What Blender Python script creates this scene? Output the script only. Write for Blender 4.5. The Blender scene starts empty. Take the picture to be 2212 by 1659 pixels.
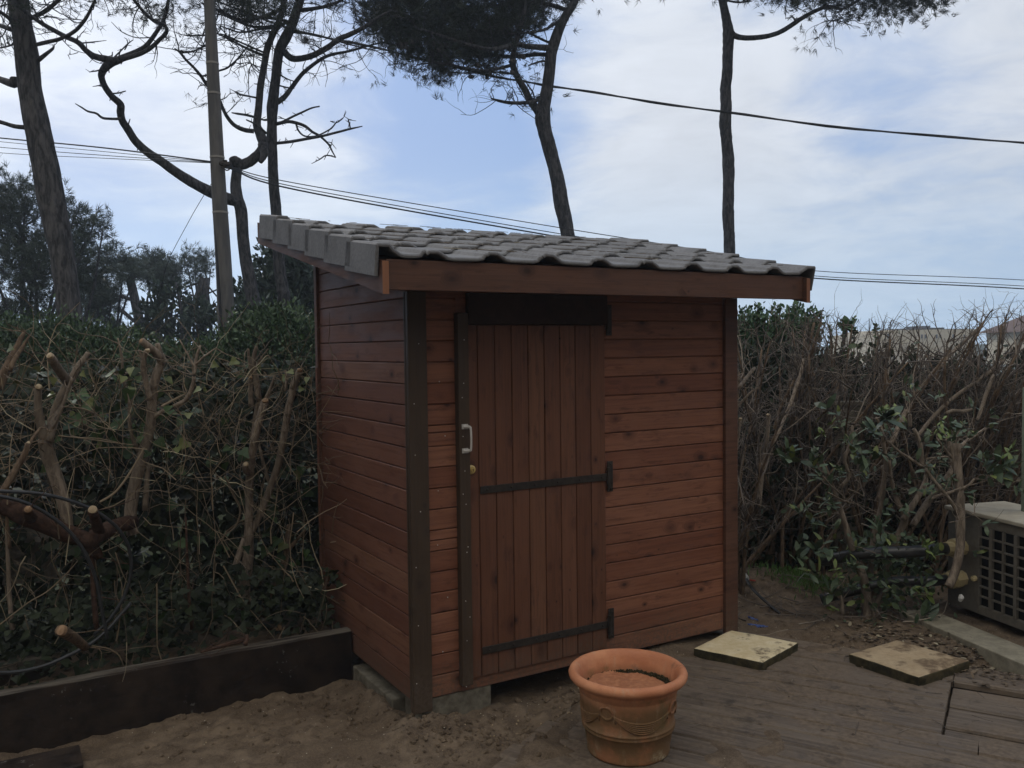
import bpy, math, random
import numpy as np
from mathutils import Vector, Matrix
random.seed(7); RNG = np.random.default_rng(7)
scene = bpy.context.scene
COL = scene.collection

# ---------------------------------------------------------------- camera
F = 1892.86; PITCH = 0.04287; ROLL = -0.0126; EYE = 1.55       # focal length in photo units (2212 wide)
_cp, _sp, _cr, _sr = math.cos(PITCH), math.sin(PITCH), math.cos(ROLL), math.sin(ROLL)
_f = np.array([0, _cp, -_sp]); _u = np.array([0, _sp, _cp]); _r = np.array([1.0, 0, 0])
CR = _r*_cr + _u*_sr; CU = _u*_cr - _r*_sr; CF = _f
cam_d = bpy.data.cameras.new('camera'); cam = bpy.data.objects.new('camera', cam_d); COL.objects.link(cam)
cam_d.sensor_width = 36; cam_d.lens = 36*F/2212; cam_d.clip_start = .05; cam_d.clip_end = 2000
mw = Matrix.Identity(4)
for i in range(3):
    mw[i][0] = CR[i]; mw[i][1] = CU[i]; mw[i][2] = -CF[i]
mw[0][3], mw[1][3], mw[2][3] = 0, 0, EYE
cam.matrix_world = mw
scene.camera = cam

# ---------------------------------------------------------------- world and sun
SUN_AZ = math.radians(-36)      # from +Y towards +X
SUN_EL = math.radians(36)
world = bpy.data.worlds.new("World"); scene.world = world; world.use_nodes = True
SUN_STRENGTH = 1.1
EXPOSURE = 0.26

class NT:
    def __init__(s, tree): s.t = tree; s.n = tree.nodes; s.l = tree.links
    def new(s, typ, **kw):
        n = s.n.new(typ)
        for k, v in kw.items():
            if hasattr(n, k) and not k.startswith('i_'): setattr(n, k, v)
        return n
    def put(s, sock, v):
        if hasattr(v, 'is_output') or hasattr(v, 'links'): s.l.new(v, sock)
        else: sock.default_value = v
    def math(s, op, a, b=0.0, c=None, clamp=False):
        n = s.n.new('ShaderNodeMath'); n.operation = op; n.use_clamp = clamp
        s.put(n.inputs[0], a); s.put(n.inputs[1], b)
        if c is not None: s.put(n.inputs[2], c)
        return n.outputs[0]
    def vmath(s, op, a, b=None, sc=None):
        n = s.n.new('ShaderNodeVectorMath'); n.operation = op
        s.put(n.inputs[0], a)
        if b is not None: s.put(n.inputs[1], b)
        if sc is not None: s.put(n.inputs['Scale'], sc)
        return n.outputs['Value'] if op in ('DOT_PRODUCT', 'LENGTH', 'DISTANCE') else n.outputs['Vector']
    def sep(s, v):
        n = s.n.new('ShaderNodeSeparateXYZ'); s.put(n.inputs[0], v); return n.outputs
    def comb(s, x, y, z):
        n = s.n.new('ShaderNodeCombineXYZ')
        for i, v in enumerate((x, y, z)): s.put(n.inputs[i], v)
        return n.outputs[0]
    def noise(s, v, scale, detail=4, rough=.55, dist=0.0, col=False):
        n = s.n.new('ShaderNodeTexNoise'); s.put(n.inputs['Vector'], v)
        n.inputs['Scale'].default_value = scale; n.inputs['Detail'].default_value = detail
        n.inputs['Roughness'].default_value = rough; n.inputs['Distortion'].default_value = dist
        return n.outputs['Color' if col else 'Fac']
    def voro(s, v, scale, out='Distance', feature='F1'):
        n = s.n.new('ShaderNodeTexVoronoi'); n.feature = feature; s.put(n.inputs['Vector'], v)
        n.inputs['Scale'].default_value = scale; return n.outputs[out]
    def white(s, v, col=False, dim='3D'):
        n = s.n.new('ShaderNodeTexWhiteNoise'); n.noise_dimensions = dim
        s.put(n.inputs['W' if dim == '1D' else 'Vector'], v); return n.outputs['Color' if col else 'Value']
    def ramp(s, v, a, b, ca=0.0, cb=1.0, smooth=True):
        n = s.n.new('ShaderNodeMapRange'); n.clamp = True
        if smooth: n.interpolation_type = 'SMOOTHSTEP'
        s.put(n.inputs[0], v)
        for i, x in zip((1, 2, 3, 4), (a, b, ca, cb)): s.put(n.inputs[i], x)
        return n.outputs[0]
    def mixf(s, f, a, b):
        return s.math('ADD', s.math('MULTIPLY', f, b), s.math('MULTIPLY', s.math('SUBTRACT', 1.0, f), s.math('ADD', a, .16)))
    def mix(s, f, a, b, mode='MIX'):
        n = s.n.new('ShaderNodeMix'); n.data_type = 'RGBA'; n.blend_type = mode
        s.put(n.inputs[0], f)
        for i, c in ((6, a), (7, b)):
            if isinstance(c, (tuple, list)): c = tuple(c) + (1.0,)*(4-len(c))
            s.put(n.inputs[i], c)
        return n.outputs[2]

def pix_dir(x, y):
    d = CR*((x-1106)/F) - CU*((y-829.5)/F) + CF
    return d/np.linalg.norm(d)

def build_world():
    w = NT(world.node_tree); w.n.clear()
    out = w.new('ShaderNodeOutputWorld'); bg = w.new('ShaderNodeBackground')
    sky = w.new('ShaderNodeTexSky'); sky.sky_type = 'NISHITA'; sky.sun_disc = False
    sky.sun_elevation = SUN_EL; sky.sun_rotation = SUN_AZ
    sky.air_density = 1.0; sky.dust_density = 1.5; sky.ozone_density = 2.0
    tc = w.new('ShaderNodeTexCoord'); d = tc.outputs['Generated']
    x, y, z = w.sep(d)
    zz = w.math('ADD', w.math('MAXIMUM', z, 0.0), 0.18)
    p = w.comb(w.math('DIVIDE', x, zz), w.math('DIVIDE', y, zz), 0.0)
    # streets of thin cloud: domain-warped fractal noise on the cloud layer
    warp = w.noise(p, 0.9, 3, .5, 0, True)
    p2 = w.vmath('ADD', p, w.vmath('SCALE', warp, sc=0.9))
    pr = w.vmath('MULTIPLY', p2, (0.75, 1.25, 1.0))
    n1 = w.noise(pr, 1.15, 8, .6)
    n2 = w.noise(w.vmath('ADD', p2, (7.3, 2.1, 0.0)), 3.6, 7, .62)
    m = w.math('ADD', w.math('MULTIPLY', n1, .62), w.math('MULTIPLY', n2, .38))
    # large banks of cloud at their bearings and heights, wide clear gaps between them
    bias = 0.0
    for (px, py, sh, wt) in ((200, 120, 26, .30), (640, 330, 60, .20), (1000, 430, 90, .10), (1150, 40, 60, .10), (1380, 130, 70, .13),
                             (1650, 480, 40, .18), (2150, 60, 60, .20), (1500, 300, 60, .08), (880, 190, 50, -.34), (1020, 300, 160, -.16), (1900, 170, 90, -.26), (2000, 430, 40, .08), (900, 330, 200, .06), (1180, 400, 200, .08), (620, 250, 120, .06),
                             (1120, 420, 150, -.12), (420, 640, 60, .02), (2100, 560, 50, -.02), (330, 470, 90, -.20), (120, 300, 120, -.10)):
        c = pix_dir(px, py)
        dt = w.math('SUBTRACT', w.vmath('DOT_PRODUCT', d, tuple(c)), 1.0)
        g = w.math('EXPONENT', w.math('MULTIPLY', dt, float(sh)))
        bias = w.math('ADD', w.math('MULTIPLY', g, wt), bias)
    m2 = w.math('ADD', m, bias)
    mask = w.math('MAXIMUM', w.ramp(m2, 0.41, 0.76), w.ramp(y, .28, -.12))
    sun = (math.sin(SUN_AZ)*math.cos(SUN_EL), math.cos(SUN_AZ)*math.cos(SUN_EL), math.sin(SUN_EL))
    sd = w.math('SUBTRACT', w.vmath('DOT_PRODUCT', d, sun), 1.0)
    near = w.math('EXPONENT', w.math('MULTIPLY', sd, 5.0))
    cloud_b = w.math('ADD', w.math('ADD', 6.3, w.math('MULTIPLY', near, 3.2)), w.math('MULTIPLY', w.math('SUBTRACT', n2, .5), 3.0))
    # unseen sky behind the viewer, shaped to deepen eave shadows: dark low, bright high
    away = w.mixf(w.ramp(y, -.3, .25), w.math('MULTIPLY', w.ramp(z, .22, .9), 1.9), 1.0)
    cloud_b = w.math('MULTIPLY', cloud_b, away)
    tint = w.mix(w.ramp(y, -.35, .45), (1.04, 1.0, .94), (0.93, .985, 1.08))
    cloud = w.vmath('SCALE', tint, sc=cloud_b)
    blue = w.vmath('MULTIPLY', sky.outputs[0], (1.0, 0.93, 1.0))
    blue = w.vmath('ADD', w.vmath('SCALE', blue, sc=.22), w.vmath('SCALE', (1.95, 3.1, 5.3), sc=away))
    hz = w.ramp(z, 0.0, 0.24, 1.0, 0.0)
    low = w.vmath('SCALE', w.mix(w.ramp(y, -.35, .45), (1.03, 1.0, .96), (.72, .99, 1.30)), sc=w.math('ADD', w.math('MULTIPLY', near, 5.5), w.math('MULTIPLY', away, 5.3)))
    c1 = w.mix(mask, blue, cloud)
    c2 = w.mix(w.math('MULTIPLY', hz, .72), c1, low)
    w.l.new(c2, bg.inputs[0]); bg.inputs[1].default_value = 0.1
    w.l.new(bg.outputs[0], out.inputs[0])
build_world()
sl = bpy.data.lights.new('sun', 'SUN'); sl.energy = SUN_STRENGTH; sl.angle = math.radians(14); sl.color = (1, .95, .88)
so = bpy.data.objects.new('sun', sl); COL.objects.link(so)
sdv = Vector((math.sin(SUN_AZ)*math.cos(SUN_EL), math.cos(SUN_AZ)*math.cos(SUN_EL), math.sin(SUN_EL)))
so.rotation_euler = sdv.to_track_quat('Z', 'Y').to_euler(); so.location = sdv*50
scene.view_settings.view_transform = 'Standard'; scene.view_settings.look = 'None'
scene.view_settings.exposure = EXPOSURE; scene.view_settings.gamma = 1; scene.view_settings.use_curve_mapping = False

# ---------------------------------------------------------------- measured places
def ray(x, y): return CR*((x-1106)/F) - CU*((y-829.5)/F) + CF
def P(x, y, depth):                       # the point seen at (x, y) that lies `depth` metres ahead
    d = ray(x, y); return np.array([0, 0, EYE]) + d*(depth/d[1])
def G(x, y, z):                           # the point seen at (x, y) that lies at height z
    d = ray(x, y); return np.array([0, 0, EYE]) + d*((z-EYE)/d[2])
S_ = 3264/2212
def cr(ox, oy, sc): return lambda x, y: ((ox+x/sc)/S_, (oy+y/sc)/S_)
c1 = cr(0, 0, 2.212); c2 = cr(700, 0, 1.8433); c3 = cr(1600, 0, 1.3293); a4 = cr(0, 500, 2.011); a5 = cr(0, 1200, 2.011)
a6 = cr(0, 1900, 1.843); k4 = cr(0, 1000, 4.148); k5 = cr(500, 900, 4.148); b2 = cr(2300, 900, 2.2946); b3 = cr(2300, 1500, 2.2946)
b6 = cr(2900, 1500, 3.3187); rr = cr(2200, 2000, 2.079)
SHED = np.array([-0.4478, 3.7609, 0.0]); YAW = 0.5340431
AX = np.array([math.cos(YAW), math.sin(YAW), 0]); AY = np.array([-math.sin(YAW), math.cos(YAW), 0])
def sh(x, y, z=0.0): return SHED + AX*x + AY*y + np.array([0, 0, z])

# ---------------------------------------------------------------- numpy noise
def _hash(ix, iy, iz, seed):
    h = (ix.astype(np.int64)*374761393 + iy.astype(np.int64)*668265263 + iz.astype(np.int64)*2147483647 + seed*1274126177) & 0xffffffff
    h = ((h ^ (h >> 13))*1274126177) & 0xffffffff
    h = h ^ (h >> 16)
    return (h & 0xffff)/65535.0
def vnoise(p, seed=0):
    p = np.asarray(p, float); i = np.floor(p).astype(np.int64); f = p-i; f = f*f*(3-2*f)
    r = 0
    for dx in (0, 1):
        for dy in (0, 1):
            for dz in (0, 1):
                w = (f[..., 0] if dx else 1-f[..., 0])*(f[..., 1] if dy else 1-f[..., 1])*(f[..., 2] if dz else 1-f[..., 2])
                r = r + w*_hash(i[..., 0]+dx, i[..., 1]+dy, i[..., 2]+dz, seed)
    return r
def fbm(p, octv=4, seed=0, gain=.5):
    a, s, r, t = 1.0, 1.0, 0, 0
    for k in range(octv):
        r = r + a*(vnoise(np.asarray(p)*s, seed+k)-.5); t += a; a *= gain; s *= 2.07
    return r/t*2

# ---------------------------------------------------------------- mesh builder
class MB:
    def __init__(s): s.v = []; s.f = []; s.n = 0; s.m = []
    def add(s, v, f, mat=0):
        v = np.asarray(v, float).reshape(-1, 3)
        if isinstance(f, np.ndarray): fl = [f]
        else:
            by = {}
            for q in f: by.setdefault(len(q), []).append(q)
            fl = [np.array(q) for q in by.values()]
        for q in fl: s.f.append(q+s.n); s.m.append((len(q), mat))
        s.v.append(v); s.n += len(v)
    def box(s, x0, x1, y0, y1, z0, z1, mat=0, T=None):
        v = np.array([(x, y, z) for x in (x0, x1) for y in (y0, y1) for z in (z0, z1)], float)
        if T is not None: v = T(v)
        s.add(v, [(0, 1, 3, 2), (4, 6, 7, 5), (0, 4, 5, 1), (2, 3, 7, 6), (0, 2, 6, 4), (1, 5, 7, 3)], mat)
    def prism(s, pts, a, b, axis='y', mat=0):      # extrude a 2-D outline between a and b
        n = len(pts); V = []
        for t in (a, b):
            for (p, q) in pts: V.append({'y': (p, t, q), 'x': (t, p, q), 'z': (p, q, t)}[axis])
        Fc = [tuple(range(n)), tuple(range(2*n-1, n-1, -1))]
        for i in range(n): Fc.append((i, i+n, (i+1) % n+n, (i+1) % n))
        s.add(V, Fc, mat)
    def tube(s, pts, rad, sides=8, cap=True, rough=0.0, smooth=3, seed=0, mat=0, capmat=None, freq=6.0):
        pts = np.asarray(pts, float); rad = np.asarray(rad, float)*np.ones(len(pts))
        if smooth > 1 and len(pts) > 2: pts, rad = catmull(pts, rad, smooth)
        T = np.gradient(pts, axis=0); T /= np.linalg.norm(T, axis=1)[:, None]+1e-9
        ref = np.array([0.31, 0.2, 0.93]) if abs(T[0, 2]) < .9 else np.array([1.0, 0.1, 0])
        N = []; prev = ref
        for t in T:
            n = prev - t*np.dot(prev, t); n /= np.linalg.norm(n)+1e-9; N.append(n); prev = n
        N = np.array(N); B = np.cross(T, N)
        a = np.linspace(0, 2*math.pi, sides, endpoint=False)
        R = rad[:, None]*np.ones((1, sides))
        V = pts[:, None, :] + (N[:, None, :]*np.cos(a)[None, :, None] + B[:, None, :]*np.sin(a)[None, :, None])*R[..., None]
        if rough:
            k = fbm(V/np.maximum(rad.max(), 1e-3)*freq*.25, 3, seed)*rough
            V = pts[:, None, :] + (V-pts[:, None, :])*(1+k)[..., None]
        m = len(pts); V = V.reshape(-1, 3)
        i = np.arange(m-1)[:, None]*sides; j = np.arange(sides)[None, :]; j2 = (j+1) % sides
        q = np.stack([i+j, i+j2, i+sides+j2, i+sides+j], -1).reshape(-1, 4)
        s.add(V, q, mat)
        if cap:
            b = s.n-len(V)
            s.f.append(np.array([list(range(b+len(V)-sides, b+len(V)))])); s.m.append((1, mat if capmat is None else capmat))
            s.f.append(np.array([list(range(b+sides-1, b-1, -1))])); s.m.append((1, mat))
    def build(s, name, mats, parent=None, smooth=False, label=None, cat=None, group=None, kind=None):
        me = bpy.data.meshes.new(name)
        V = np.concatenate(s.v) if s.v else np.zeros((0, 3))
        me.vertices.add(len(V)); me.vertices.foreach_set('co', V.astype(np.float32).ravel())
        loops = np.concatenate([q.ravel() for q in s.f]); cnt = np.concatenate([np.full(len(q), q.shape[1]) for q in s.f])
        st = np.concatenate([[0], np.cumsum(cnt)[:-1]])
        me.loops.add(len(loops)); me.loops.foreach_set('vertex_index', loops.astype(np.int32))
        me.polygons.add(len(cnt)); me.polygons.foreach_set('loop_start', st.astype(np.int32)); me.polygons.foreach_set('loop_total', cnt.astype(np.int32))
        me.polygons.foreach_set('use_smooth', np.full(len(cnt), smooth))
        if not isinstance(mats, (list, tuple)): mats = [mats]
        for m in mats: me.materials.append(m)
        if len(mats) > 1:
            mi = np.concatenate([np.full(n, k) for n, k in s.m]); me.polygons.foreach_set('material_index', mi.astype(np.int32))
        me.update(calc_edges=True); me.validate()
        o = bpy.data.objects.new(name, me); COL.objects.link(o)
        if parent is not None: o.parent = parent
        tag(o, label, cat, group, kind); return o
def catmull(p, r, k):
    P_ = np.vstack([2*p[0]-p[1], p, 2*p[-1]-p[-2]]); R_ = np.concatenate([[r[0]], r, [r[-1]]])
    out = []; ro = []
    for i in range(1, len(P_)-2):
        for t in np.linspace(0, 1, k, endpoint=False):
            a, b, c, d = P_[i-1], P_[i], P_[i+1], P_[i+2]
            out.append(.5*((2*b)+(-a+c)*t+(2*a-5*b+4*c-d)*t*t+(-a+3*b-3*c+d)*t**3)); ro.append(R_[i]*(1-t)+R_[i+1]*t)
    out.append(P_[-2]); ro.append(R_[-2]); return np.array(out), np.array(ro)
def tag(o, label=None, cat=None, group=None, kind=None):
    if label: o['label'] = label
    if cat: o['category'] = cat
    if group: o['group'] = group
    if kind: o['kind'] = kind
def thing(name, label, cat, loc=(0, 0, 0), rz=0, group=None):
    o = bpy.data.objects.new(name, None); COL.objects.link(o); o.empty_display_size = .1
    o.location = tuple(loc); o.rotation_euler = (0, 0, rz); tag(o, label, cat, group); return o
def bevel(o, w=.003, seg=2):
    m = o.modifiers.new('bevel', 'BEVEL'); m.width = w; m.segments = seg; m.limit_method = 'ANGLE'; m.angle_limit = math.radians(40); return o

# ---------------------------------------------------------------- materials
def mat(name, fn, rough=.8, spec=.3, bumpd=.01):
    m = bpy.data.materials.new(name); m.use_nodes = True
    t = NT(m.node_tree); b = t.n['Principled BSDF']
    b.inputs['Roughness'].default_value = rough; b.inputs['Specular IOR Level'].default_value = spec
    tc = t.new('ShaderNodeTexCoord')
    res = fn(t, tc.outputs['Object'])
    colr, h = res[0], res[1]
    if isinstance(colr, tuple): b.inputs[0].default_value = colr+(1,)*(4-len(colr))
    else: t.l.new(colr, b.inputs[0])
    if h is not None:
        bp = t.new('ShaderNodeBump'); bp.inputs['Strength'].default_value = 1.0; bp.inputs['Distance'].default_value = bumpd
        t.l.new(h, bp.inputs['Height']); t.l.new(bp.outputs[0], b.inputs['Normal'])
    if len(res) > 2: t.put(b.inputs['Roughness'], res[2])
    return m
def simple(name, c1_, c2_, scale=20, rough=.8, spec=.3, bumpd=.004, detail=5):
    def fn(t, p):
        n = t.noise(p, scale, detail, .6); n2 = t.noise(p, scale*.13, 3, .5)
        f = t.ramp(t.math('ADD', t.math('MULTIPLY', n, .6), t.math('MULTIPLY', n2, .4)), .35, .65)
        return t.mix(f, c1_, c2_), n
    return mat(name, fn, rough, spec, bumpd)
def wood(name, axis, pitch, off, base, alt, dark, long='x', knots=1.0, seed=0.0, rough=.62):
    # stained softwood boards: each board its own tone, grain along the board, scattered knots
    def fn(t, p):
        x, y, z = t.sep(p); s = {'x': x, 'y': y, 'z': z}
        a = t.math('DIVIDE', t.math('SUBTRACT', s[axis], off), pitch); idx = t.math('FLOOR', a)
        r = t.white(t.comb(idx, seed, 3.7)); r2 = t.white(t.comb(idx, seed+9.1, 1.3))
        shift = t.math('MULTIPLY', r, 13.0)
        L = t.math('ADD', {'x': t.math('ADD', x, y), 'z': z}[long], shift)
        W = s[axis]; O = t.math('ADD', r2, t.math('MULTIPLY', y if long == 'z' else 0.0, 1.0))
        kp = t.comb(t.math('MULTIPLY', L, 8.0), t.math('MULTIPLY', W, 12.0), t.math('MULTIPLY', r, .3))
        kd = t.voro(kp, 1.0); kc = t.voro(kp, 1.0, 'Color')
        kx = t.sep(kc)[0]
        ksz = t.ramp(kx, .40, 1.0, 0.04, .25)
        knot = t.ramp(kd, ksz, t.math('MULTIPLY', ksz, .35), 0.0, 1.0)
        ring = t.ramp(kd, t.math('MULTIPLY', ksz, 2.3), t.math('MULTIPLY', ksz, .9), 0.0, 1.0)
        wob = t.math('MULTIPLY', ring, .05)
        gp = t.comb(t.math('MULTIPLY', L, 2.2), t.math('ADD', t.math('MULTIPLY', W, 75.0), t.math('MULTIPLY', wob, 120)), O)
        g = t.noise(gp, 1.0, 5, .62, .6); g2 = t.noise(t.comb(t.math('MULTIPLY', L, 3.0), t.math('MULTIPLY', W, 12.0), r), 1.0, 4, .6)
        c = t.mix(t.ramp(t.math('ADD', t.math('MULTIPLY', r2, .45), t.math('MULTIPLY', g2, .7)), .30, .90), base, alt)
        r3 = t.white(t.comb(idx, seed+4.4, 8.8)); c = t.mix(t.math('MULTIPLY', t.ramp(r3, .85, .97), .55), c, tuple(q*1.12 for q in (alt[0], alt[1]*1.15, alt[2]*1.10)))
        c = t.mix(t.math('MULTIPLY', t.ramp(g, .42, .72), .5), c, dark)
        c = t.mix(t.math('MULTIPLY', ring, .6*knots), c, dark)
        c = t.mix(t.math('MULTIPLY', knot, .95*knots), c, tuple(q*.4 for q in dark))
        stk = t.noise(t.comb(t.math('MULTIPLY', L, 7.0), t.math('MULTIPLY', W, 30.0), r), 1.0, 6, .7); c = t.mix(t.math('MULTIPLY', t.ramp(stk, .52, .70), .65*knots), c, dark)
        c = t.mix(t.math('MULTIPLY', t.ramp(t.noise(p, 3.0, 3, .6), .5, .75), .25), c, tuple(q*.7+.02 for q in alt))
        spl = t.math('MULTIPLY', t.ramp(t.math('ADD', z, t.math('MULTIPLY', t.noise(p, 5.0, 4, .6), .22)), .34, .10), t.ramp(t.noise(p, 60.0, 4, .7), .38, .62, .15, .75)); c = t.mix(spl, c, (.085, .062, .045))
        return c, g, t.ramp(g2, .2, .8, rough-.12, rough+.15)
    return mat(name, fn, rough, .3, .0012)
M = {}
RED = (.155, .056, .030); RED2 = (.235, .100, .056); REDD = (.065, .021, .012)
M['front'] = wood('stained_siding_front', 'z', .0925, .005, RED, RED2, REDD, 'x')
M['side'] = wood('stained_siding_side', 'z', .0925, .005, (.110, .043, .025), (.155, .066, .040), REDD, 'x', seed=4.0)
M['door'] = wood('stained_door_boards', 'x', .0885, .335, (.105, .041, .021), (.145, .062, .034), (.05, .018, .010), 'z', seed=8.0)
M['trim'] = wood('stained_trim', 'z', .6, -.3, (.15, .06, .035), (.20, .085, .048), REDD, 'x', knots=.8, seed=2.0)
M['olive'] = wood('treated_post', 'x', .3, -.05, (.046, .029, .017), (.070, .044, .025), (.026, .016, .010), 'z', knots=.4, seed=5.0)
M['fascia'] = wood('stained_fascia', 'z', .6, -.3, (.075, .033, .020), (.112, .052, .031), (.038, .016, .010), 'x', knots=.9, seed=12.0)  # shadow of the tiles worked into a darker stain
M['orange'] = wood('fresh_cut_end', 'x', .5, -2, (.21, .085, .042), (.26, .115, .058), (.14, .055, .028), 'z', knots=0, seed=6.0)
def tilem(t, p):
    g = t.new('ShaderNodeNewGeometry'); k = g.outputs['Random Per Island']; n = t.noise(p, 70, 5, .6); n2 = t.noise(p, 6, 5, .65)
    c = t.mix(t.ramp(t.math('ADD', t.math('MULTIPLY', n, .5), t.math('MULTIPLY', n2, .5)), .35, .65), (.115, .115, .117), (.188, .188, .190))
    c = t.mix(t.math('MULTIPLY', k, .35), c, (.10, .10, .104))
    st = t.math('MULTIPLY', t.ramp(t.noise(t.vmath('ADD', p, (5.0, 2, 1)), 4, 6, .7), .52, .68), .55)
    c = t.mix(st, c, (.085, .082, .074))
    sp = t.math('MULTIPLY', t.ramp(t.voro(p, 38), .16, .09), t.ramp(t.sep(t.voro(p, 38, 'Color'))[0], .95, .98))
    return t.mix(sp, c, (.28, .275, .25)), n
M['tile'] = mat('concrete_tile', tilem, .78, .3, .0015)
M['black'] = simple('black_iron', (.016, .013, .011), (.036, .028, .022), 40, .65, .25, .001)
M['brass'] = simple('brass', (.5, .36, .12), (.35, .24, .08), 60, .35, .6, .001)
M['steel'] = simple('pale_metal', (.5, .48, .45), (.35, .33, .3), 60, .4, .6, .001)
M['lintel'] = simple('shade_blackened_lintel', (.022, .012, .008), (.040, .022, .014), 20, .85, .15, .002)  # eave shadow painted into the board as near-black
M['concrete'] = simple('concrete', (.085, .074, .055), (.17, .153, .118), 26, .9, .2, .006)
def tarred(t, p):
    n = t.noise(p, 8, 6, .65); l = t.noise(t.vmath('MULTIPLY', p, (1.5, 40, 12)), 1, 5, .6)
    c = t.mix(t.ramp(n, .3, .75), (.010, .007, .006), (.036, .025, .018))
    x, y, z = t.sep(p)
    s = t.math('MULTIPLY', t.ramp(t.noise(p, 30, 5, .7), .60, .68), t.ramp(t.noise(p, 3.2, 2), .52, .66))
    c = t.mix(s, c, (.13, .125, .115))
    top = t.math('MULTIPLY', t.ramp(z, .112, .12), t.ramp(l, .40, .58))
    return t.mix(top, c, (.12, .105, .085)), l, t.ramp(n, .3, .7, .55, .85)
M['sleeper'] = mat('tarred_timber', tarred, .8, .2, .003)
def terra(t, p):
    n = t.noise(p, 9, 6, .6); n2 = t.noise(p, 70, 4, .6); x, y, z = t.sep(p)
    c = t.mix(t.ramp(n, .35, .7), (.40, .155, .075), (.52, .235, .12))
    # weathering below the rim: brown algae, lime bloom towards the foot
    al = t.math('MULTIPLY', t.ramp(t.math('ADD', z, t.math('MULTIPLY', n, .07)), .325, .24), t.ramp(n, .3, .55, .45, .95))
    c = t.mix(al, c, (.135, .080, .036))
    g = t.math('MULTIPLY', t.ramp(t.noise(t.vmath('ADD', p, (3.0, 1, 0)), 6, 5, .6), .52, .66), t.ramp(z, .285, .26))
    c = t.mix(t.math('MULTIPLY', g, .65), c, (.075, .075, .026))
    bl = t.math('MULTIPLY', t.ramp(t.noise(p, 18, 6, .7), .54, .7), t.ramp(z, .08, .0))
    c = t.mix(bl, c, (.33, .27, .17))
    c = t.mix(t.math('MULTIPLY', t.ramp(t.noise(t.vmath('MULTIPLY', p, (26, 26, 7)), 1.0, 6, .7), .55, .72), .38), c, (.40, .30, .20))
    d = t.math('MULTIPLY', t.ramp(t.noise(t.vmath('ADD', p, (1.0, 5, 0)), 14, 5, .65), .6, .72), .5)
    c = t.mix(d, c, (.13, .085, .06))
    return c, n2, t.ramp(n, .3, .7, .55, .85)
M['terra'] = mat('terracotta', terra, .75, .25, .0015)
M['moss'] = simple('moss', (.024, .020, .010), (.045, .036, .018), 60, .95, .1, .006)
M['potsoil'] = simple('clay_grit', (.27, .11, .055), (.40, .18, .09), 45, .9, .2, .006)
def slabm(name, a_, b_, dk, amount):
    def fn(t, p):
        n = t.noise(p, 14, 7, .68); m_ = t.noise(p, 5, 4, .6); n2 = t.noise(p, 90, 4, .6)
        c = t.mix(t.ramp(n, .3, .7), a_, b_)
        f = t.ramp(t.math('ADD', t.math('MULTIPLY', n, .5), t.math('MULTIPLY', m_, .5)), .58-amount, .66-amount*.5)
        return t.mix(f, c, dk), t.math('ADD', t.math('MULTIPLY', n2, .4), n)
    return mat(name, fn, .9, .2, .004)
M['slab1'] = slabm('pale_paving', (.52, .42, .24), (.66, .57, .38), (.14, .10, .06), .035)
M['slab2'] = slabm('dirty_paving', (.27, .20, .12), (.42, .33, .21), (.13, .09, .055), .10)
M['slabedge'] = simple('mossy_slab_edge', (.025, .024, .016), (.075, .062, .035), 30, .95, .1, .006)
def deckm(t, p):       # object coords: x along the plank, y across
    x, y, z = t.sep(p); a = t.math('FLOOR', t.math('DIVIDE', y, .128)); r = t.white(t.comb(a, 2.0, 0.0))
    g = t.noise(t.comb(t.math('ADD', t.math('MULTIPLY', x, 2.0), t.math('MULTIPLY', r, 9)), t.math('MULTIPLY', y, 60), 0.0), 1, 6, .65, .4)
    n = t.noise(p, 5.5, 7, .66); n3 = t.noise(p, 1.3, 4, .55); n2 = t.noise(p, 45, 5, .65)
    c = t.mix(t.ramp(g, .35, .7), (.070, .054, .041), (.155, .124, .095))
    c = t.mix(t.math('MULTIPLY', t.ramp(r, 0, 1), .35), c, (.165, .13, .095))
    dirt = t.ramp(t.math('ADD', t.math('MULTIPLY', n, .6), t.math('MULTIPLY', n3, .4)), .40, .56)
    c = t.mix(t.math('MULTIPLY', dirt, .8), c, t.mix(t.ramp(n2, .3, .7), (.090, .066, .046), (.165, .125, .088)))
    c = t.mix(t.math('MULTIPLY', t.ramp(t.noise(t.vmath('ADD', p, (4.0, 2, 0)), 8, 5, .65), .56, .7), .6), c, (.025, .022, .019))
    return c, t.math('ADD', g, t.math('MULTIPLY', n2, .6)), t.ramp(n, .35, .65, .55, .95)
M['deck'] = mat('weathered_decking', deckm, .8, .25, .003)
def sandm(t, p):
    n = t.noise(p, 2.2, 7, .62); n1 = t.noise(p, 11, 7, .68); n2 = t.noise(p, 160, 4, .7)
    c = t.mix(t.ramp(n1, .35, .66), (.072, .052, .036), (.155, .116, .080))
    c = t.mix(t.math('MULTIPLY', t.ramp(n, .46, .62), .75), c, (.070, .049, .032))
    c = t.mix(t.math('MULTIPLY', t.ramp(n2, .42, .62), .35), c, (.20, .15, .10))
    cx = t.vmath('DOT_PRODUCT', p, tuple(AY)); gx_ = t.vmath('DOT_PRODUCT', p, tuple(AX))
    veg = t.ramp(t.math('ADD', cx, t.math('MULTIPLY', n, .4)), float(SHED@AY)+1.45, float(SHED@AY)+1.75)
    c = t.mix(veg, c, t.mix(n1, (.020, .026, .010), (.045, .050, .022)))
    w = t.voro(p, 75); wc = t.sep(t.voro(p, 75, 'Color'))[0]
    fl = t.math('MULTIPLY', t.ramp(w, .20, .13), t.ramp(wc, .93, .96))
    c = t.mix(fl, c, (.42, .38, .3))
    return c, t.math('ADD', t.math('MULTIPLY', n1, 1.0), t.math('MULTIPLY', n2, .35)), t.ramp(n, .4, .6, .95, .8)
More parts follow.
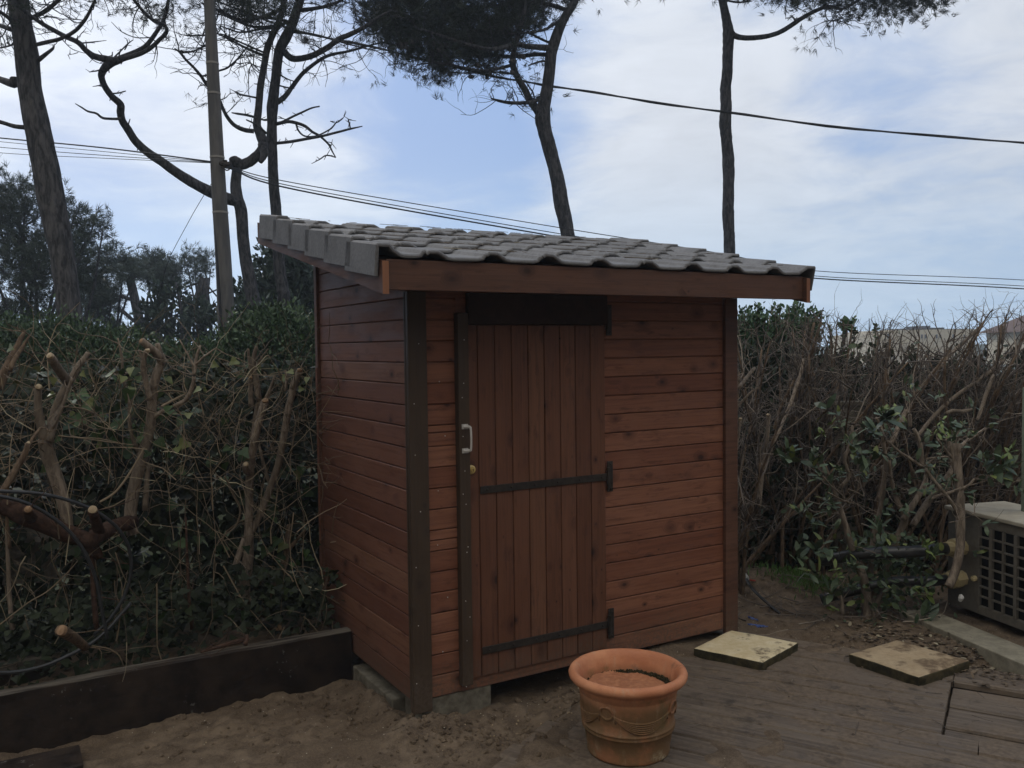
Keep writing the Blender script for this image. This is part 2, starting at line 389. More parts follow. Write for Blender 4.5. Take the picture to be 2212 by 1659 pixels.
M['sand'] = mat('damp_sand', sandm, .92, .15, .008)
def bark(name, a_, b_, sc=(14, 14, 3), moss=None):
    def fn(t, p):
        n = t.noise(t.vmath('MULTIPLY', p, sc), 1.0, 7, .66, .5); n2 = t.noise(p, 3, 3)
        v = t.voro(t.vmath('MULTIPLY', p, tuple(q*1.1 for q in sc)), 1.0)
        c = t.mix(t.ramp(n, .35, .65), a_, b_)
        if moss: c = t.mix(t.math('MULTIPLY', t.ramp(n2, .45, .6), .6), c, moss)
        return c, t.math('ADD', n, t.math('MULTIPLY', v, .6))
    return mat(name, fn, .9, .15, .03 if sc[0] < 30 else .004)
M['pinebark'] = bark('pine_bark', (.026, .028, .034), (.095, .096, .106), (24, 24, 8))  # blue-grey lift paints the hazy veil into the bark
M['pinebark2'] = bark('pine_bark_grey', (.026, .026, .029), (.11, .106, .108), (19, 19, 5))
M['deadwood'] = bark('dead_branch', (.035, .037, .045), (.08, .08, .09), (40, 40, 12))
M['stem'] = bark('pruned_stem_bark', (.115, .09, .07), (.27, .22, .168), (50, 50, 14), (.10, .08, .058))
M['stemdark'] = bark('dark_stem_bark', (.07, .048, .032), (.155, .11, .072), (50, 50, 14))
M['rootwood'] = bark('reddish_log_bark', (.035, .020, .014), (.075, .043, .030), (30, 30, 30))
def cutm(t, p):
    n = t.noise(p, 45, 4); return t.mix(t.ramp(n, .35, .65), (.28, .215, .135), (.40, .32, .21)), n
M['cut'] = mat('sawn_end', cutm, .8, .2, .001)
def cutm2(t, p):
    n = t.noise(p, 45, 4); return t.mix(t.ramp(n, .35, .65), (.18, .11, .06), (.26, .165, .095)), n
M['cut2'] = mat('orange_sawn_end', cutm2, .8, .2, .001)
def leafm(name, a_, b_, c_=None, rough=.45, sc=9.0, trans=.0):
    def fn(t, p):
        g = t.new('ShaderNodeNewGeometry'); r = g.outputs['Random Per Island']
        c = t.mix(r, a_, b_)
        if c_ is not None: c = t.mix(t.ramp(t.white(r, dim='1D'), .90, .93), c, c_)
        n = t.noise(p, sc, 3)
        return t.mix(t.math('MULTIPLY', t.ramp(n, .4, .7), .35), c, tuple(q*.6 for q in a_)), None
    m = mat(name, fn, rough, .35)
    return m
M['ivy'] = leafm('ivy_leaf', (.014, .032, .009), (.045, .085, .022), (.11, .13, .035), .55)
M['ivyd'] = leafm('ivy_leaf_shaded', (.008, .013, .005), (.021, .031, .010), None, .7)  # hedge-interior shade put into a darker leaf colour
M['twig'] = leafm('dry_twig', (.075, .055, .036), (.22, .17, .11), (.34, .29, .19), .85)
M['twigd'] = leafm('brown_twig', (.070, .057, .047), (.165, .135, .11), (.28, .235, .185), .85)
M['needle'] = leafm('pine_needles', (.013, .023, .015), (.036, .052, .031), None, .6, 2.0)
M['needlefar'] = leafm('far_hazed_needles', (.030, .050, .040), (.065, .094, .074), None, .6, 1.0)  # haze of distance painted in as a lighter, bluer green
M['needlemid'] = leafm('mid_hazed_needles', (.020, .035, .024), (.050, .074, .048), None, .6, 1.0)  # weaker haze for the middle distance, also put into the green
M['bush'] = leafm('bush_leaf', (.020, .042, .014), (.055, .10, .035), None, .5, 3.0)
M['cypress'] = leafm('cypress_leaf', (.020, .040, .030), (.050, .080, .056), None, .6, 3.0)
M['pitto'] = leafm('upright_bush_leaf', (.035, .075, .033), (.085, .15, .070), None, .5, 3.0)
M['laurel'] = leafm('laurel_leaf', (.032, .052, .026), (.085, .12, .062), (.15, .18, .05), .45)
M['laurelb'] = leafm('young_leaf', (.09, .13, .03), (.14, .19, .05), None, .4)
M['yellow'] = leafm('yellowing_leaf', (.10, .12, .04), (.17, .19, .08), None, .45)
M['grass'] = leafm('grass_blade', (.05, .11, .02), (.10, .19, .04), None, .6)
M['litter'] = leafm('leaf_litter', (.05, .035, .022), (.15, .11, .07), (.28, .24, .16), .8)
M['hose'] = simple('black_hose', (.016, .018, .020), (.028, .030, .033), 30, .45, .4, .0005)
M['cable'] = simple('overhead_cable', (.02, .022, .027), (.03, .032, .038), 5, .6, .3, .0)
def polem(t, p):
    x, y, z = t.sep(p); n = t.noise(t.vmath('MULTIPLY', p, (20, 20, 3)), 1, 6, .6); n2 = t.noise(p, 60, 3)
    c = t.mix(t.ramp(n, .35, .65), (.085, .085, .088), (.125, .12, .118))
    return c, n2
M['pole'] = mat('concrete_pole', polem, .85, .2, .003)
M['band'] = simple('pale_strap', (.22, .21, .19), (.28, .27, .25), 30, .6, .4, .0)
M['white'] = simple('white_plastic', (.42, .42, .40), (.55, .54, .52), 20, .5, .4, .0005)
M['cream'] = simple('cream_render', (.50, .44, .33), (.58, .52, .40), 3, .9, .1, .001)
M['glass'] = simple('dark_glass', (.04, .05, .06), (.07, .08, .09), 2, .15, .5, 0)
M['rooftile'] = simple('brown_roof_tiles', (.085, .055, .045), (.13, .085, .068), 4, .85, .2, .01)
M['slate'] = simple('dark_roof', (.03, .028, .03), (.05, .046, .046), 6, .8, .2, .01)
M['pump'] = simple('grey_pump_casing', (.10, .090, .074), (.14, .127, .104), 40, .55, .35, .0008)
M['pumptop'] = simple('dusty_pump_lid', (.27, .245, .19), (.36, .33, .26), 12, .7, .3, .0008)
M['dark'] = simple('dark_interior', (.006, .006, .006), (.012, .012, .011), 20, .9, .1, 0)
M['ivory'] = simple('ivory_plastic', (.36, .29, .15), (.44, .36, .20), 30, .45, .4, .0005)
M['pipe'] = simple('black_pipe', (.012, .012, .013), (.03, .029, .028), 16, .3, .5, .001)
M['fence'] = simple('grey_fence_board', (.035, .033, .030), (.060, .056, .050), 14, .8, .2, .003)
M['fpost'] = simple('pale_green_post', (.13, .16, .11), (.18, .20, .14), 14, .7, .3, .001)
M['blue'] = simple('blue_plastic', (.02, .045, .16), (.035, .07, .22), 20, .4, .4, .001)
M['redp'] = simple('red_plastic', (.28, .03, .02), (.35, .05, .03), 20, .4, .4, .001)
M['padm'] = slabm('lichened_concrete', (.17, .155, .115), (.29, .265, .20), (.07, .06, .038), .02)

# ---------------------------------------------------------------- ground
A30 = math.radians(-30); DU = np.array([math.cos(A30), math.sin(A30)]); DV = np.array([-math.sin(A30), math.cos(A30)])
def sm(a, b, x): t = np.clip((x-a)/(b-a), 0, 1); return t*t*(3-2*t)
SLV = .735       # sleeper face in the shed's own frame
def ground_h(x, y):
    u = x*DU[0]+y*DU[1]; v = x*DV[0]+y*DV[1]
    dx, dy = x-SHED[0], y-SHED[1]; sx = dx*AX[0]+dy*AX[1]; sy = dx*AY[0]+dy*AY[1]
    p = np.stack([x, y, np.zeros_like(x)], -1)
    big = fbm(p*1.6, 4, 11); mid = fbm(p*7, 4, 21, .6); fine = fbm(p*26, 3, 31, .6)
    z = -.135 + big*.02 + mid*.016 + fine*.015
    rid = 1-np.abs(fbm(p*np.array([5, 9, 1.0]), 3, 41)); z += (rid-.8)*.022
    # lumps of dug sand by the corner block
    z += .028*np.exp(-(((x+.30)/.28)**2+((y-3.62)/.12)**2))*(1+.8*mid)
    z += .05*np.exp(-(((x-.30)/.16)**2+((y-4.0)/.14)**2))*(1+.8*mid)
    z += .045*np.exp(-((sx-.12)/.30)**2-((sy+.05)/.10)**2)*(1+.9*mid)+.05*np.exp(-((sx+.04)/.06)**2-((sy-.35)/.28)**2)*(1+.9*mid)
    deck = sm(-1.78, -1.62, u)*sm(4.86, 4.78, v)
    edge = np.exp(-((u+1.66)/.13)**2)*sm(4.9, 4.6, v)
    z = z*(1-deck) + (-.085+mid*.004-.06*sm(-.45, -.2, u))*deck
    z += edge*(.045+mid*.018+fine*.006)
    z += deck*sm(-.3, -.6, u)*(.040*sm(.10, .75, fbm(p*3.1, 3, 55)+.65*np.exp(-((u+1.5)/.35)**2)))
    bed = sm(SLV+.02, SLV+.12, sy)*sm(.05, -.03, sx)
    z = z*(1-bed)+(.055+big*.02+mid*.02+fine*.01)*bed
    back = sm(4.80, 5.1, v)*sm(1.0, 1.6, sx)
    z = z*(1-back)+(-.035+big*.03+mid*.022+fine*.01)*back
    mound = np.exp(-(((x-1.62)/.28)**2+((y-5.65)/.3)**2)); z += mound*.10
    far = sm(1.2, 3.0, sy)*(1-back)*(1-bed); z = z*(1-far)+(0.0+big*.03)*far
    fade = sm(9, 14, np.hypot(x, y)); z = z*(1-fade)+fade*(-.02)
    z -= sm(25, 120, y)*3.0
    return z
def axisarr(lo, hi, step, far):
    a = np.arange(lo, hi+1e-6, step); o = []; s_ = step; p_ = hi
    while p_ < far: s_ *= 1.25; p_ += s_; o.append(p_)
    i = []; s_ = step; p_ = lo
    while p_ > -far: s_ *= 1.25; p_ -= s_; i.append(p_)
    return np.array(i[::-1]+list(a)+o)
gx = axisarr(-2.6, 3.4, .0145, 900); gy = axisarr(2.6, 6.4, .0145, 900)
X, Y = np.meshgrid(gx, gy); Z = ground_h(X, Y)
nx, ny = len(gx), len(gy); i = np.arange(ny-1)[:, None]*nx; j = np.arange(nx-1)[None, :]
g = MB(); g.add(np.stack([X, Y, Z], -1).reshape(-1, 3), np.stack([i+j, i+j+1, i+j+nx+1, i+j+nx], -1).reshape(-1, 4))
g.build('ground', M['sand'], smooth=True, kind='structure')
def gh(x, y): return float(ground_h(np.array([float(x)]), np.array([float(y)]))[0])

# ---------------------------------------------------------------- deck
def build_deck():
    ob = MB(); pw = .128; top = -.05
    rg = np.random.default_rng(3)
    def plank(u0, u1, v0, v1, zt):
        n = max(2, int((u1-u0)/.12)); us = np.linspace(u0, u1, n+1)
        k = rg.uniform(-.0015, .0015); zo = rg.uniform(-.003, .002)
        prof = [(v0, zt-.009), (v0+.006, zt), (v1-.006, zt), (v1, zt-.009), (v1, zt-.03), (v0, zt-.03)]
        V = []
        for q, uu in enumerate(us):
            w = .0015*math.sin(uu*3+v0*20)
            for (a, b) in prof: V.append((uu, a+k*math.sin(uu*2), b+zo+w))
        V = np.array(V); m = len(prof); f = []
        for q in range(n):
            for e in range(m):
                f.append((q*m+e, q*m+(e+1) % m, (q+1)*m+(e+1) % m, (q+1)*m+e))
        f.append(tuple(range(m-1, -1, -1))); f.append(tuple(n*m+e for e in range(m)))
        ob.add(V, f)
    v = 4.80
    row = 0
    while v > .2:
        v0, v1 = v-pw+.0065, v
        row += 1
        if 3.86 < (v0+v1)/2 < 4.55:
            plank(-1.72+rg.uniform(-.03, .03), -.255, v0, v1, top)
            plank(-.246, 3.6, v0+.001, v1-.001, top-.020-(.010 if row % 2 else 0))
        else:
            cut = rg.uniform(-.6, 1.6)
            plank(-1.72+rg.uniform(-.03, .03), cut, v0, v1, top); plank(cut+.004, 3.6, v0, v1, top+rg.uniform(-.002, .002))
        v -= pw
    o = ob.build('deck', M['deck'], kind='structure')
    o.rotation_euler = (0, 0, A30)
build_deck()

# ---------------------------------------------------------------- shed
shed = thing('garden_shed', 'small red-brown timber garden shed with a sloping grey tiled roof and a plank door', 'shed', SHED, YAW)
LINES = [.005+.0925*k for k in range(0, 24)]
def siding(x0, x1, zt0, zt1, extra=None, low=-.0):
    """boards laid one above another between x0 and x1; the top runs from zt0 (at x0) to zt1 (at x1). returns outline data in (x, depth, z)"""
    mb = MB(); zs = sorted([z for z in LINES if z > .05] + (extra or []))
    zs = [low]+zs
    top = max(zt0, zt1); zs = [z for z in zs if z < top-.004]+[top]
    ns = 28
    xs = np.linspace(x0, x1, ns+1); tl = zt0+(zt1-zt0)*(xs-x0)/(x1-x0)
    for a, b in zip(zs[:-1], zs[1:]):
        t = random.uniform(-.0012, .0012)
        prof = [(a+.0015, .012), (a+.0015, .004), (a+.006, t), (b-.004, t+.0006), (b-.0015, .003), (b-.0015, .012)]
        V = []; keep = [q for q in range(ns+1) if a+.008 < tl[q]]
        if len(keep) < 2: continue
        for q in keep:
            for (z, d) in prof: V.append((xs[q], d, min(z, tl[q])))
        m = len(prof); f = []
        for q in range(len(keep)-1):
            for e in range(m-1): f.append((q*m+e, (q+1)*m+e, (q+1)*m+e+1, q*m+e+1))
        mb.add(V, f)
    # backing sheet behind the boards
    mb.add([(x0, .012, low), (x1, .012, low), (x1, .012, zt1), (x0, .012, zt0)], [(0, 1, 2, 3)])
    return mb
w = siding(.07, .235, 1.80, 1.80, [1.175, .70]); fw = siding(1.035, 1.85, 1.80, 1.80)
for vv, ff, mm in zip(fw.v, [None]*len(fw.v), [0]*len(fw.v)): pass
for o_ in (w.build('front_wall', M['front'], shed), fw.build('front_wall', M['front'], shed)): pass
b = MB(); b.box(.236, 1.034, .002, .014, 0, .066); bevel(b.build('sill_board', M['front'], shed), .002)
b = MB(); b.box(.236, 1.034, .004, .014, 1.66, 1.80); bevel(b.build('head_board', M['front'], shed), .002)
def rot_side(mb):        # (x, d, z) -> side wall: y = x, x = d
    mb.v = [np.stack([v[:, 1], v[:, 0], v[:, 2]], -1) for v in mb.v]; mb.f = [q[:, ::-1] for q in mb.f]; return mb
RS = .2135
SY1 = 1.195
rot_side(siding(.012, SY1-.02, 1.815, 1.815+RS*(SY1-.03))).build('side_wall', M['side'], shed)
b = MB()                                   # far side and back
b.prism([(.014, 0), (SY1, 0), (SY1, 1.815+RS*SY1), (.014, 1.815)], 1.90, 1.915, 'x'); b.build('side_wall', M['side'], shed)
b = MB(); b.box(.02, 1.89, SY1-.016, SY1, 0, 1.81+RS*SY1); b.build('back_wall', M['side'], shed)
b = MB(); b.box(-.006, .083, -.022, .004, -.045, 1.79); b.box(-.008, -.0005, .0045, .02, -.04, 1.79); bevel(b.build('corner_post', M['olive'], shed), .003)
b = MB(); b.box(1.833, 1.921, -.022, .004, -.03, 1.79); b.box(1.917, 1.925, .0045, .03, -.03, 1.79); bevel(b.build('corner_post', M['fascia'], shed), .003)
b = MB(); b.box(-.016, .012, SY1-.035, SY1+.006, .02, 1.80+RS*SY1); bevel(b.build('corner_strip', M['fascia'], shed), .003)
b = MB(); b.box(-.020, -.0165, SY1-.03, SY1-.004, .03, 1.45); bevel(b.build('cover_strip', M['trim'], shed), .001)
b = MB(); b.box(.226, .279, -.036, .006, .035, 1.70); bevel(b.build('door_post', M['olive'], shed), .003)
b = MB(); b.box(.285, 1.047, -.030, .002, 1.650, 1.79); bevel(b.build('lintel', M['lintel'], shed), .003)
# door
db = MB(); xs_ = [.283]+[.335+.0885*k for k in range(8)]+[1.043]
for a_, b_ in zip(xs_[:-1], xs_[1:]):
    t = random.uniform(-.001, .001)
    db.prism([(a_+.001, .006), (a_+.001, -.008), (a_+.004, -.0125+t), (b_-.004, -.0125+t), (b_-.001, -.008), (b_-.001, .006)][::-1], .056, 1.645, 'z')
db.box(.29, 1.035, .0062, .009, .06, 1.64)
door = db.build('door', M['door'], shed)
def strap(z, px0=.337, px1=1.035):
    h = MB(); n = 10; hh = .017
    h.prism([(px0, z-hh*.9), (px0+.006, z-hh), (px1+.012, z-hh), (px1+.012, z+hh), (px0+.006, z+hh), (px0, z+hh*.9)], -.0195, -.0145, 'y')
    h.box(px1+.014, px1+.046, -.019, -.012, z-.075, z+.075)
    h.tube([(px1+.016, -.021, z-.045), (px1+.016, -.021, z+.045)], .0085, 10)
    for k in range(6):
        xx = px0+.035+k*(px1-px0-.06)/5
        h.tube([(xx, -.0195, z), (xx, -.0245, z)], [.0065, .004], 8)
    for q in (-.06, .06): h.tube([(px1+.032, -.019, z+q), (px1+.032, -.0235, z+q)], [.006, .004], 8)
    bevel(h.build('strap_hinge', M['black'], door), .0012, 1)
for z in (.905, .172): strap(z)
strap(1.672, .337)
h = MB(); hz0, hz1, hx = 1.093, 1.198, .262
h.tube([(hx-.012, -.037, hz1), (hx+.002, -.055, hz1), (hx+.006, -.066, hz1-.012), (hx+.006, -.066, hz0+.012), (hx+.002, -.055, hz0), (hx-.012, -.037, hz0)], [.009, .007, .005, .005, .007, .009], 10)
h.box(hx-.024, hx+.006, -.041, -.0365, hz1-.010, hz1+.012); h.box(hx-.024, hx+.006, -.041, -.0365, hz0-.012, hz0+.010)
h.build('door_handle', M['steel'], door, smooth=False)
h = MB(); kz = 1.002; kx = .293
h.tube([(kx, -.0125, kz), (kx, -.022, kz), (kx, -.026, kz)], [.021, .020, .014], 20, smooth=1); h.tube([(kx, -.026, kz), (kx, -.034, kz)], [.009, .008], 14, smooth=1)
h.box(kx-.0015, kx+.0015, -.0365, -.034, kz-.006, kz+.006, 1)
h.build('lock_cylinder', [M['brass'], M['black']], door)
rg = np.random.default_rng(5)
for q in range(26):
    h = MB()
    if q < 13: xx, yy, zz = .252+rg.normal(0, .012), -.0362, .10+q*.12+rg.normal(0, .05)
    elif q < 20: xx, yy, zz = .04+rg.normal(0, .02), -.0222, .1+(q-13)*.25+rg.normal(0, .03)
    else: xx, yy, zz = .11+rg.uniform(0, .08), -.0008, .2+(q-20)*.24
    h.tube([(xx, yy+.002, zz), (xx, yy-.0012, zz)], .0026, 7, smooth=1)
    h.build('screw_head', M['steel'], shed)
# roof: everything below is laid out on the slope (s up the slope, n away from it)
ca, sa = math.cos(math.atan(.2105)), math.sin(math.atan(.2105))
RY0, RZ0 = -.31, 1.892          # foot of the slope at the first course's lower edge
def slope(v): v = np.asarray(v, float); return np.stack([v[:, 0], RY0+v[:, 1]*ca-v[:, 2]*sa, RZ0+v[:, 1]*sa+v[:, 2]*ca], -1)
CO = .2745; TW = .2717; X0 = -.017-TW
def tile(mb, x0, x1, s0, ln, kind, rg):
    th = .016
    rise = .026
    if kind == 'mid':  pr = [(-.036, rise*.55), (-.020, rise), (.018, rise), (.036, rise*.72), (.066, .002), (.086, -.001), (.198, 0), (.216, .003), (TW-.046, rise*.62), (TW-.034, rise*.80)]
    if kind == 'left': pr = [(.029, -.090), (.029, rise+.004), (.036, rise+.012), (.085, rise+.012), (.106, rise*.72), (.134, .002), (.150, -.001), (.198, 0), (.216, .003), (TW-.046, rise*.62), (TW-.034, rise*.80)]
    if kind == 'right': pr = [(-.036, rise*.55), (-.020, rise), (.018, rise), (.036, rise*.72), (.066, .002), (.086, -.001), (.175, .003), (.235, rise+.010), (.290, rise+.012), (.296, rise+.004), (.296, -.090)]
    pr = np.array(pr, float)
    if kind == 'left': pr[:, 0] += 0.0
    d = np.gradient(pr, axis=0); nrm = np.stack([-d[:, 1], d[:, 0]], -1); nrm /= np.linalg.norm(nrm, axis=1)[:, None]
    if kind == 'left': nrm[0] = (-1, 0); nrm[1] = (-.8, .6); 
    if kind == 'right': nrm[-1] = (1, 0); nrm[-2] = (.8, .6)
    inner = pr - nrm*th
    m = len(pr); tilt = rg.normal(0, .0018); sk = rg.normal(0, .0034); ds = rg.normal(0, .0030); hh = rg.normal(0, .0012)
    V = []; rows = [(0.0, .006, .0), (.006, .0, 0), (ln*.5, 0, 0), (ln, 0, 0)]
    for (s_, inset, _) in rows:
        lift = .020*(1-s_/ln)+.001+hh
        for k in range(m):
            q = pr[k]-nrm[k]*inset
            V.append((x0+q[0], s0+s_+ds+sk*(q[0]/TW), q[1]+lift+tilt*(q[0]/TW-.5)*2))
        for k in range(m):
            q = inner[k]+nrm[k]*inset*.4
            V.append((x0+q[0], s0+s_+ds+sk*(q[0]/TW), q[1]+lift+tilt*(q[0]/TW-.5)*2))
    f = []; w2 = 2*m
    for r_ in range(3):
        a = r_*w2; b_ = a+w2
        for k in range(m-1):
            f.append((a+k, a+k+1, b_+k+1, b_+k)); f.append((a+m+k, b_+m+k, b_+m+k+1, a+m+k+1))
        f.append((a, b_, b_+m, a+m)); f.append((a+m-1, a+2*m-1, b_+2*m-1, b_+m-1))
    for k in range(m-1):
        f.append((k, k+m, k+m+1, k+1)); e = 3*w2; f.append((e+k, e+k+1, e+m+k+1, e+m+k))
    mb.add(slope(V), f)
tiles = MB(); vl = MB(); vr = MB(); rg = np.random.default_rng(12)
for c_ in range(6):
    s0 = c_*CO; ln = .335
    for k in range(9):
        kind = 'left' if k == 0 else 'right' if k == 8 else 'mid'
        tile(vl if k == 0 else vr if k == 8 else tiles, X0+k*TW, 0, s0, ln, kind, rg)
roof = tiles.build('roof', M['tile'], shed, smooth=False); bevel(roof, .0025, 2)
bevel(vl.build('verge_tile', M['tile'], roof), .004, 2); bevel(vr.build('verge_tile', M['tile'], roof), .004, 2)
b = MB()                                    # battens and boarding under the tiles
b.box(-.205, 2.12, .03, 1.80, -.034, -.020, T=slope)
for k in range(6): b.box(-.205, 2.12, k*CO+.03, k*CO+.055, -.0195, -.006, T=slope)
b.build('roof_boarding', M['trim'], shed)
b = MB()                                    # fascia
b.box(-.213, 2.108, -.300, -.275, 1.775, 1.8935); bevel(b.build('fascia', M['fascia'], shed), .002)
for x0, x1 in ((-.240, -.2135), (2.1085, 2.135)):
    b = MB(); y0, y1 = -.325, 1.475
    zb = lambda y: 1.757+RS*(y-y0)
    zt_ = lambda y: min(1.885+RS*(y-y0), 9)
    V = [(x, y, z) for x in (x0, x1) for (y, z) in ((y0, zb(y0)), (y1, zb(y1)), (y1, zb(y1)+.115), (y0, zb(y0)+.126))]
    b.add(V, [(3, 2, 1, 0), (4, 5, 6, 7), (0, 1, 5, 4), (1, 2, 6, 5), (2, 3, 7, 6)]); b.add(V, [(0, 4, 7, 3)], 1)
    b.build('barge_board', [M['fascia'], M['orange']], shed)

for nm, bx in (('corner', (.045, .392, .006, .20, -.2, -.001)), ('side', (-.012, .10, .21, .72, -.2, -.055))):
    b = MB(); b.box(*bx)
    o = b.build('concrete_block', M['concrete'], label='grey concrete block under the front left corner of the shed' if nm == 'corner' else 'long low concrete footing beneath the shed side wall next to the dark retaining board', cat='block' if nm == 'corner' else 'footing')
    o.location = SHED; o.rotation_euler = (0, 0, YAW); bevel(o, .006, 2)
b = MB(); b.box(1.3, 1.7, .12, .32, -.2, -.002)
o = b.build('concrete_block', M['concrete'], label='concrete block deep in the shade under the shed, behind the pot', cat='block'); o.location = SHED; o.rotation_euler = (0, 0, YAW)

# retaining board: long tarred timber
def timber(name, x0, x1, y0, y1, z0, z1, label, cat, wob=.004, seed=0, m='sleeper'):
    n = 60; xs = np.linspace(x0, x1, n); t = MB(); V = []
    for q, xx in enumerate(xs):
        e = fbm(np.array([[xx*2, seed, 0.]]), 3, seed)[0]*wob; e2 = fbm(np.array([[xx*9, seed, 3.]]), 3, seed)[0]*wob*.7
        for (yy, zz) in ((y0, z0), (y0+e, (z0+z1)/2), (y0+e, z1-.008+e2), (y0+.01, z1+e2), (y1-.008, z1+e), (y1, z1-.01), (y1, z0)): V.append((xx, yy, zz))
    f = []
    for q in range(n-1):
        for e in range(7): f.append((q*7+e, (q+1)*7+e, (q+1)*7+(e+1) % 7, q*7+(e+1) % 7))
    f.append(tuple(range(6, -1, -1))); f.append(tuple((n-1)*7+e for e in range(7)))
    t.add(V, f); o = t.build(name, M[m], label=label, cat=cat); o.location = SHED; o.rotation_euler = (0, 0, YAW); return o
timber('retaining_board', -2.9, -.012, SLV, SLV+.065, -.3, .125, 'long black tarred timber board holding back the hedge bed left of the shed', 'retaining board', .006, 2)
timber('timber_step', -2.2, -1.27, .40, .60, -.3, -.105, 'low dark timber block lying in the sand at the foot of the retaining board', 'timber', .008, 9)
timber('rear_board', -3.4, -1.35, SLV+.30, SLV+.36, -.1, .16, 'second dark board lying among the stems behind the retaining board', 'board', .008, 14)

# ---------------------------------------------------------------- pot
def build_pot():
    c = G(1356, 1443, .275); zb = -.050
    pot = thing('terracotta_pot', 'large terracotta pot with rolled rim and garland relief standing on the deck before the shed', 'pot', (c[0], c[1], zb), math.radians(25))
    R = .2335
    prof = [(.0, .004), (.150, .0), (.159, .004), (.163, .012), (.161, .02), (.168, .060), (.1735, .098), (.180, .104), (.1835, .109), (.180, .114), (.181, .118), (.185, .122), (.1835, .127), (.178, .131),
            (.182, .165), (.1885, .215), (.192, .243), (.190, .247), (.193, .251), (.198, .270), (.203, .284), (.213, .286), (.225, .291), (.232, .301), (R, .311), (.230, .320), (.222, .327), (.212, .328),
            (.203, .322), (.196, .312), (.190, .300), (.180, .25), (.176, .20)]
    n = 96; a = np.linspace(0, 2*math.pi, n, endpoint=False); m = len(prof); V = []
    for (r, z) in prof:
        rr_ = r*(1+.004*np.sin(a*2+1)+.002*np.sin(a*5)); V.append(np.stack([rr_*np.cos(a), rr_*np.sin(a), np.full(n, z)], -1))
    b = MB(); i = np.arange(m-1)[:, None]*n; j = np.arange(n)[None, :]; j2 = (j+1) % n
    b.add(np.concatenate(V), np.stack([i+j, i+j2, i+n+j2, i+n+j], -1).reshape(-1, 4))
    def rad(z): return float(np.interp(z, [.131, .165, .215, .243], [.178, .182, .1885, .192]))
    def on(t, z, off=0.0): r = rad(z)+off; return (r*math.cos(t), r*math.sin(t), z)
    for q in range(4):                       # swags hanging between four rings
        t0 = q*math.pi/2+math.radians(-127-21-25+25)
        ring = [on(t0+.145*math.cos(w_), .211+.024*math.sin(w_), .001) for w_ in np.linspace(0, 2*math.pi, 22)]
        b.tube(ring, .0055, 7, smooth=2)
        for lv in range(6):
            pts = []
            for s in np.linspace(0, 1, 17):
                t = t0+.15+s*(math.pi/2-.30); sag = (.024+.0082*lv)*4*s*(1-s)
                pts.append(on(t, .212-sag-.010, .0006+.0022*math.sin(math.pi*s)))
            b.tube(pts, .0042, 6, smooth=2)
        for sg in (-1, 1): b.tube([on(t0+sg*.06, .236, .001), on(t0+sg*.16, .205, .002), on(t0+sg*.19, .175, .001)], [.002, .004, .003], 6)
    b.build('pot_body', M['terra'], pot, smooth=True)
    d = MB(); rg = np.random.default_rng(2); nr, na = 16, 60; V = []; 
    for r_ in range(nr+1):
        for q in range(na):
            rr_ = .1795*r_/nr; an = 2*math.pi*q/na; x, y = rr_*math.cos(an), rr_*math.sin(an)
            V.append((x, y, .243+.018*fbm(np.array([[x*9, y*9, 1.]]), 3, 4)[0]-.0*(r_/nr)))
    f = [(r_*na+q, r_*na+(q+1) % na, (r_+1)*na+(q+1) % na, (r_+1)*na+q) for r_ in range(nr) for q in range(na)]
    d.add(V, f); d.build('pot_soil', M['potsoil'], pot, smooth=True)
    mo = MB(); 
    for q in range(900):
        an = rg.uniform(0, 2*math.pi); r_ = rg.uniform(.166, .1785); x, y = r_*math.cos(an), r_*math.sin(an); s = rg.uniform(.0025, .006)*(1.1+.6*math.sin(an*2+1))
        z = .243+.6*max(0, r_-.168); mo.tube([(x, y, z-.006), (x, y, z+s)], [s, s*.5], 5, smooth=1)
    mo.build('moss_ring', M['moss'], pot)
build_pot()

# ---------------------------------------------------------------- paving slabs
def slab(pts, zt, th, m, label, seed):
    c = np.mean(pts, 0); o = thing('paving_slab', label, 'paving slab', (c[0], c[1], zt-th), 0, 'loose paving slabs on the deck')
    L = np.array([[p[0]-c[0], p[1]-c[1]] for p in pts]); n = 26; V = []; f = []
    s, t = np.meshgrid(np.linspace(0, 1, n), np.linspace(0, 1, n))
    s = np.clip(s, 0, 1); q = (1-s)[..., None]*(1-t)[..., None]*L[0]+s[..., None]*(1-t)[..., None]*L[1]+s[..., None]*t[..., None]*L[2]+(1-s)[..., None]*t[..., None]*L[3]
    z = th+fbm(np.stack([q[..., 0]*14, q[..., 1]*14, np.full(s.shape, seed*1.)], -1), 4, seed)*.0035
    e = np.minimum(np.minimum(s, 1-s), np.minimum(t, 1-t)); z -= np.where(e < .01, .006, 0)
    V = np.concatenate([q, z[..., None]], -1).reshape(-1, 3)
    i = np.arange(n-1)[:, None]*n; j = np.arange(n-1)[None, :]
    b = MB(); b.add(V, np.stack([i+j, i+j+1, i+j+n+1, i+j+n], -1).reshape(-1, 4)); b.build('slab_top', M[m], o, smooth=True)
    idx = list(range(n))+[k*n+n-1 for k in range(1, n)]+[(n-1)*n+k for k in range(n-2, -1, -1)]+[k*n for k in range(n-2, 0, -1)]
    b = MB(); ring = V[idx]; k = len(idx); out = ring.copy(); out[:, :2] *= 1.012; mid = out.copy(); mid[:, 2] = th*.55
    mid[:, :2] *= 1+.012*fbm(mid*30, 3, seed)[:, None]; low = out.copy(); low[:, 2] = -.012; low[:, :2] *= .985
    top2 = out.copy(); top2[:, 2] -= .004
    A = np.concatenate([ring, top2, mid, low]); ff = []
    for a in range(3):
        for q_ in range(k): ff.append((a*k+q_, (a+1)*k+q_, (a+1)*k+(q_+1) % k, a*k+(q_+1) % k))
    b.add(A, ff); b.build('slab_edge', M['slabedge'], o, smooth=False)
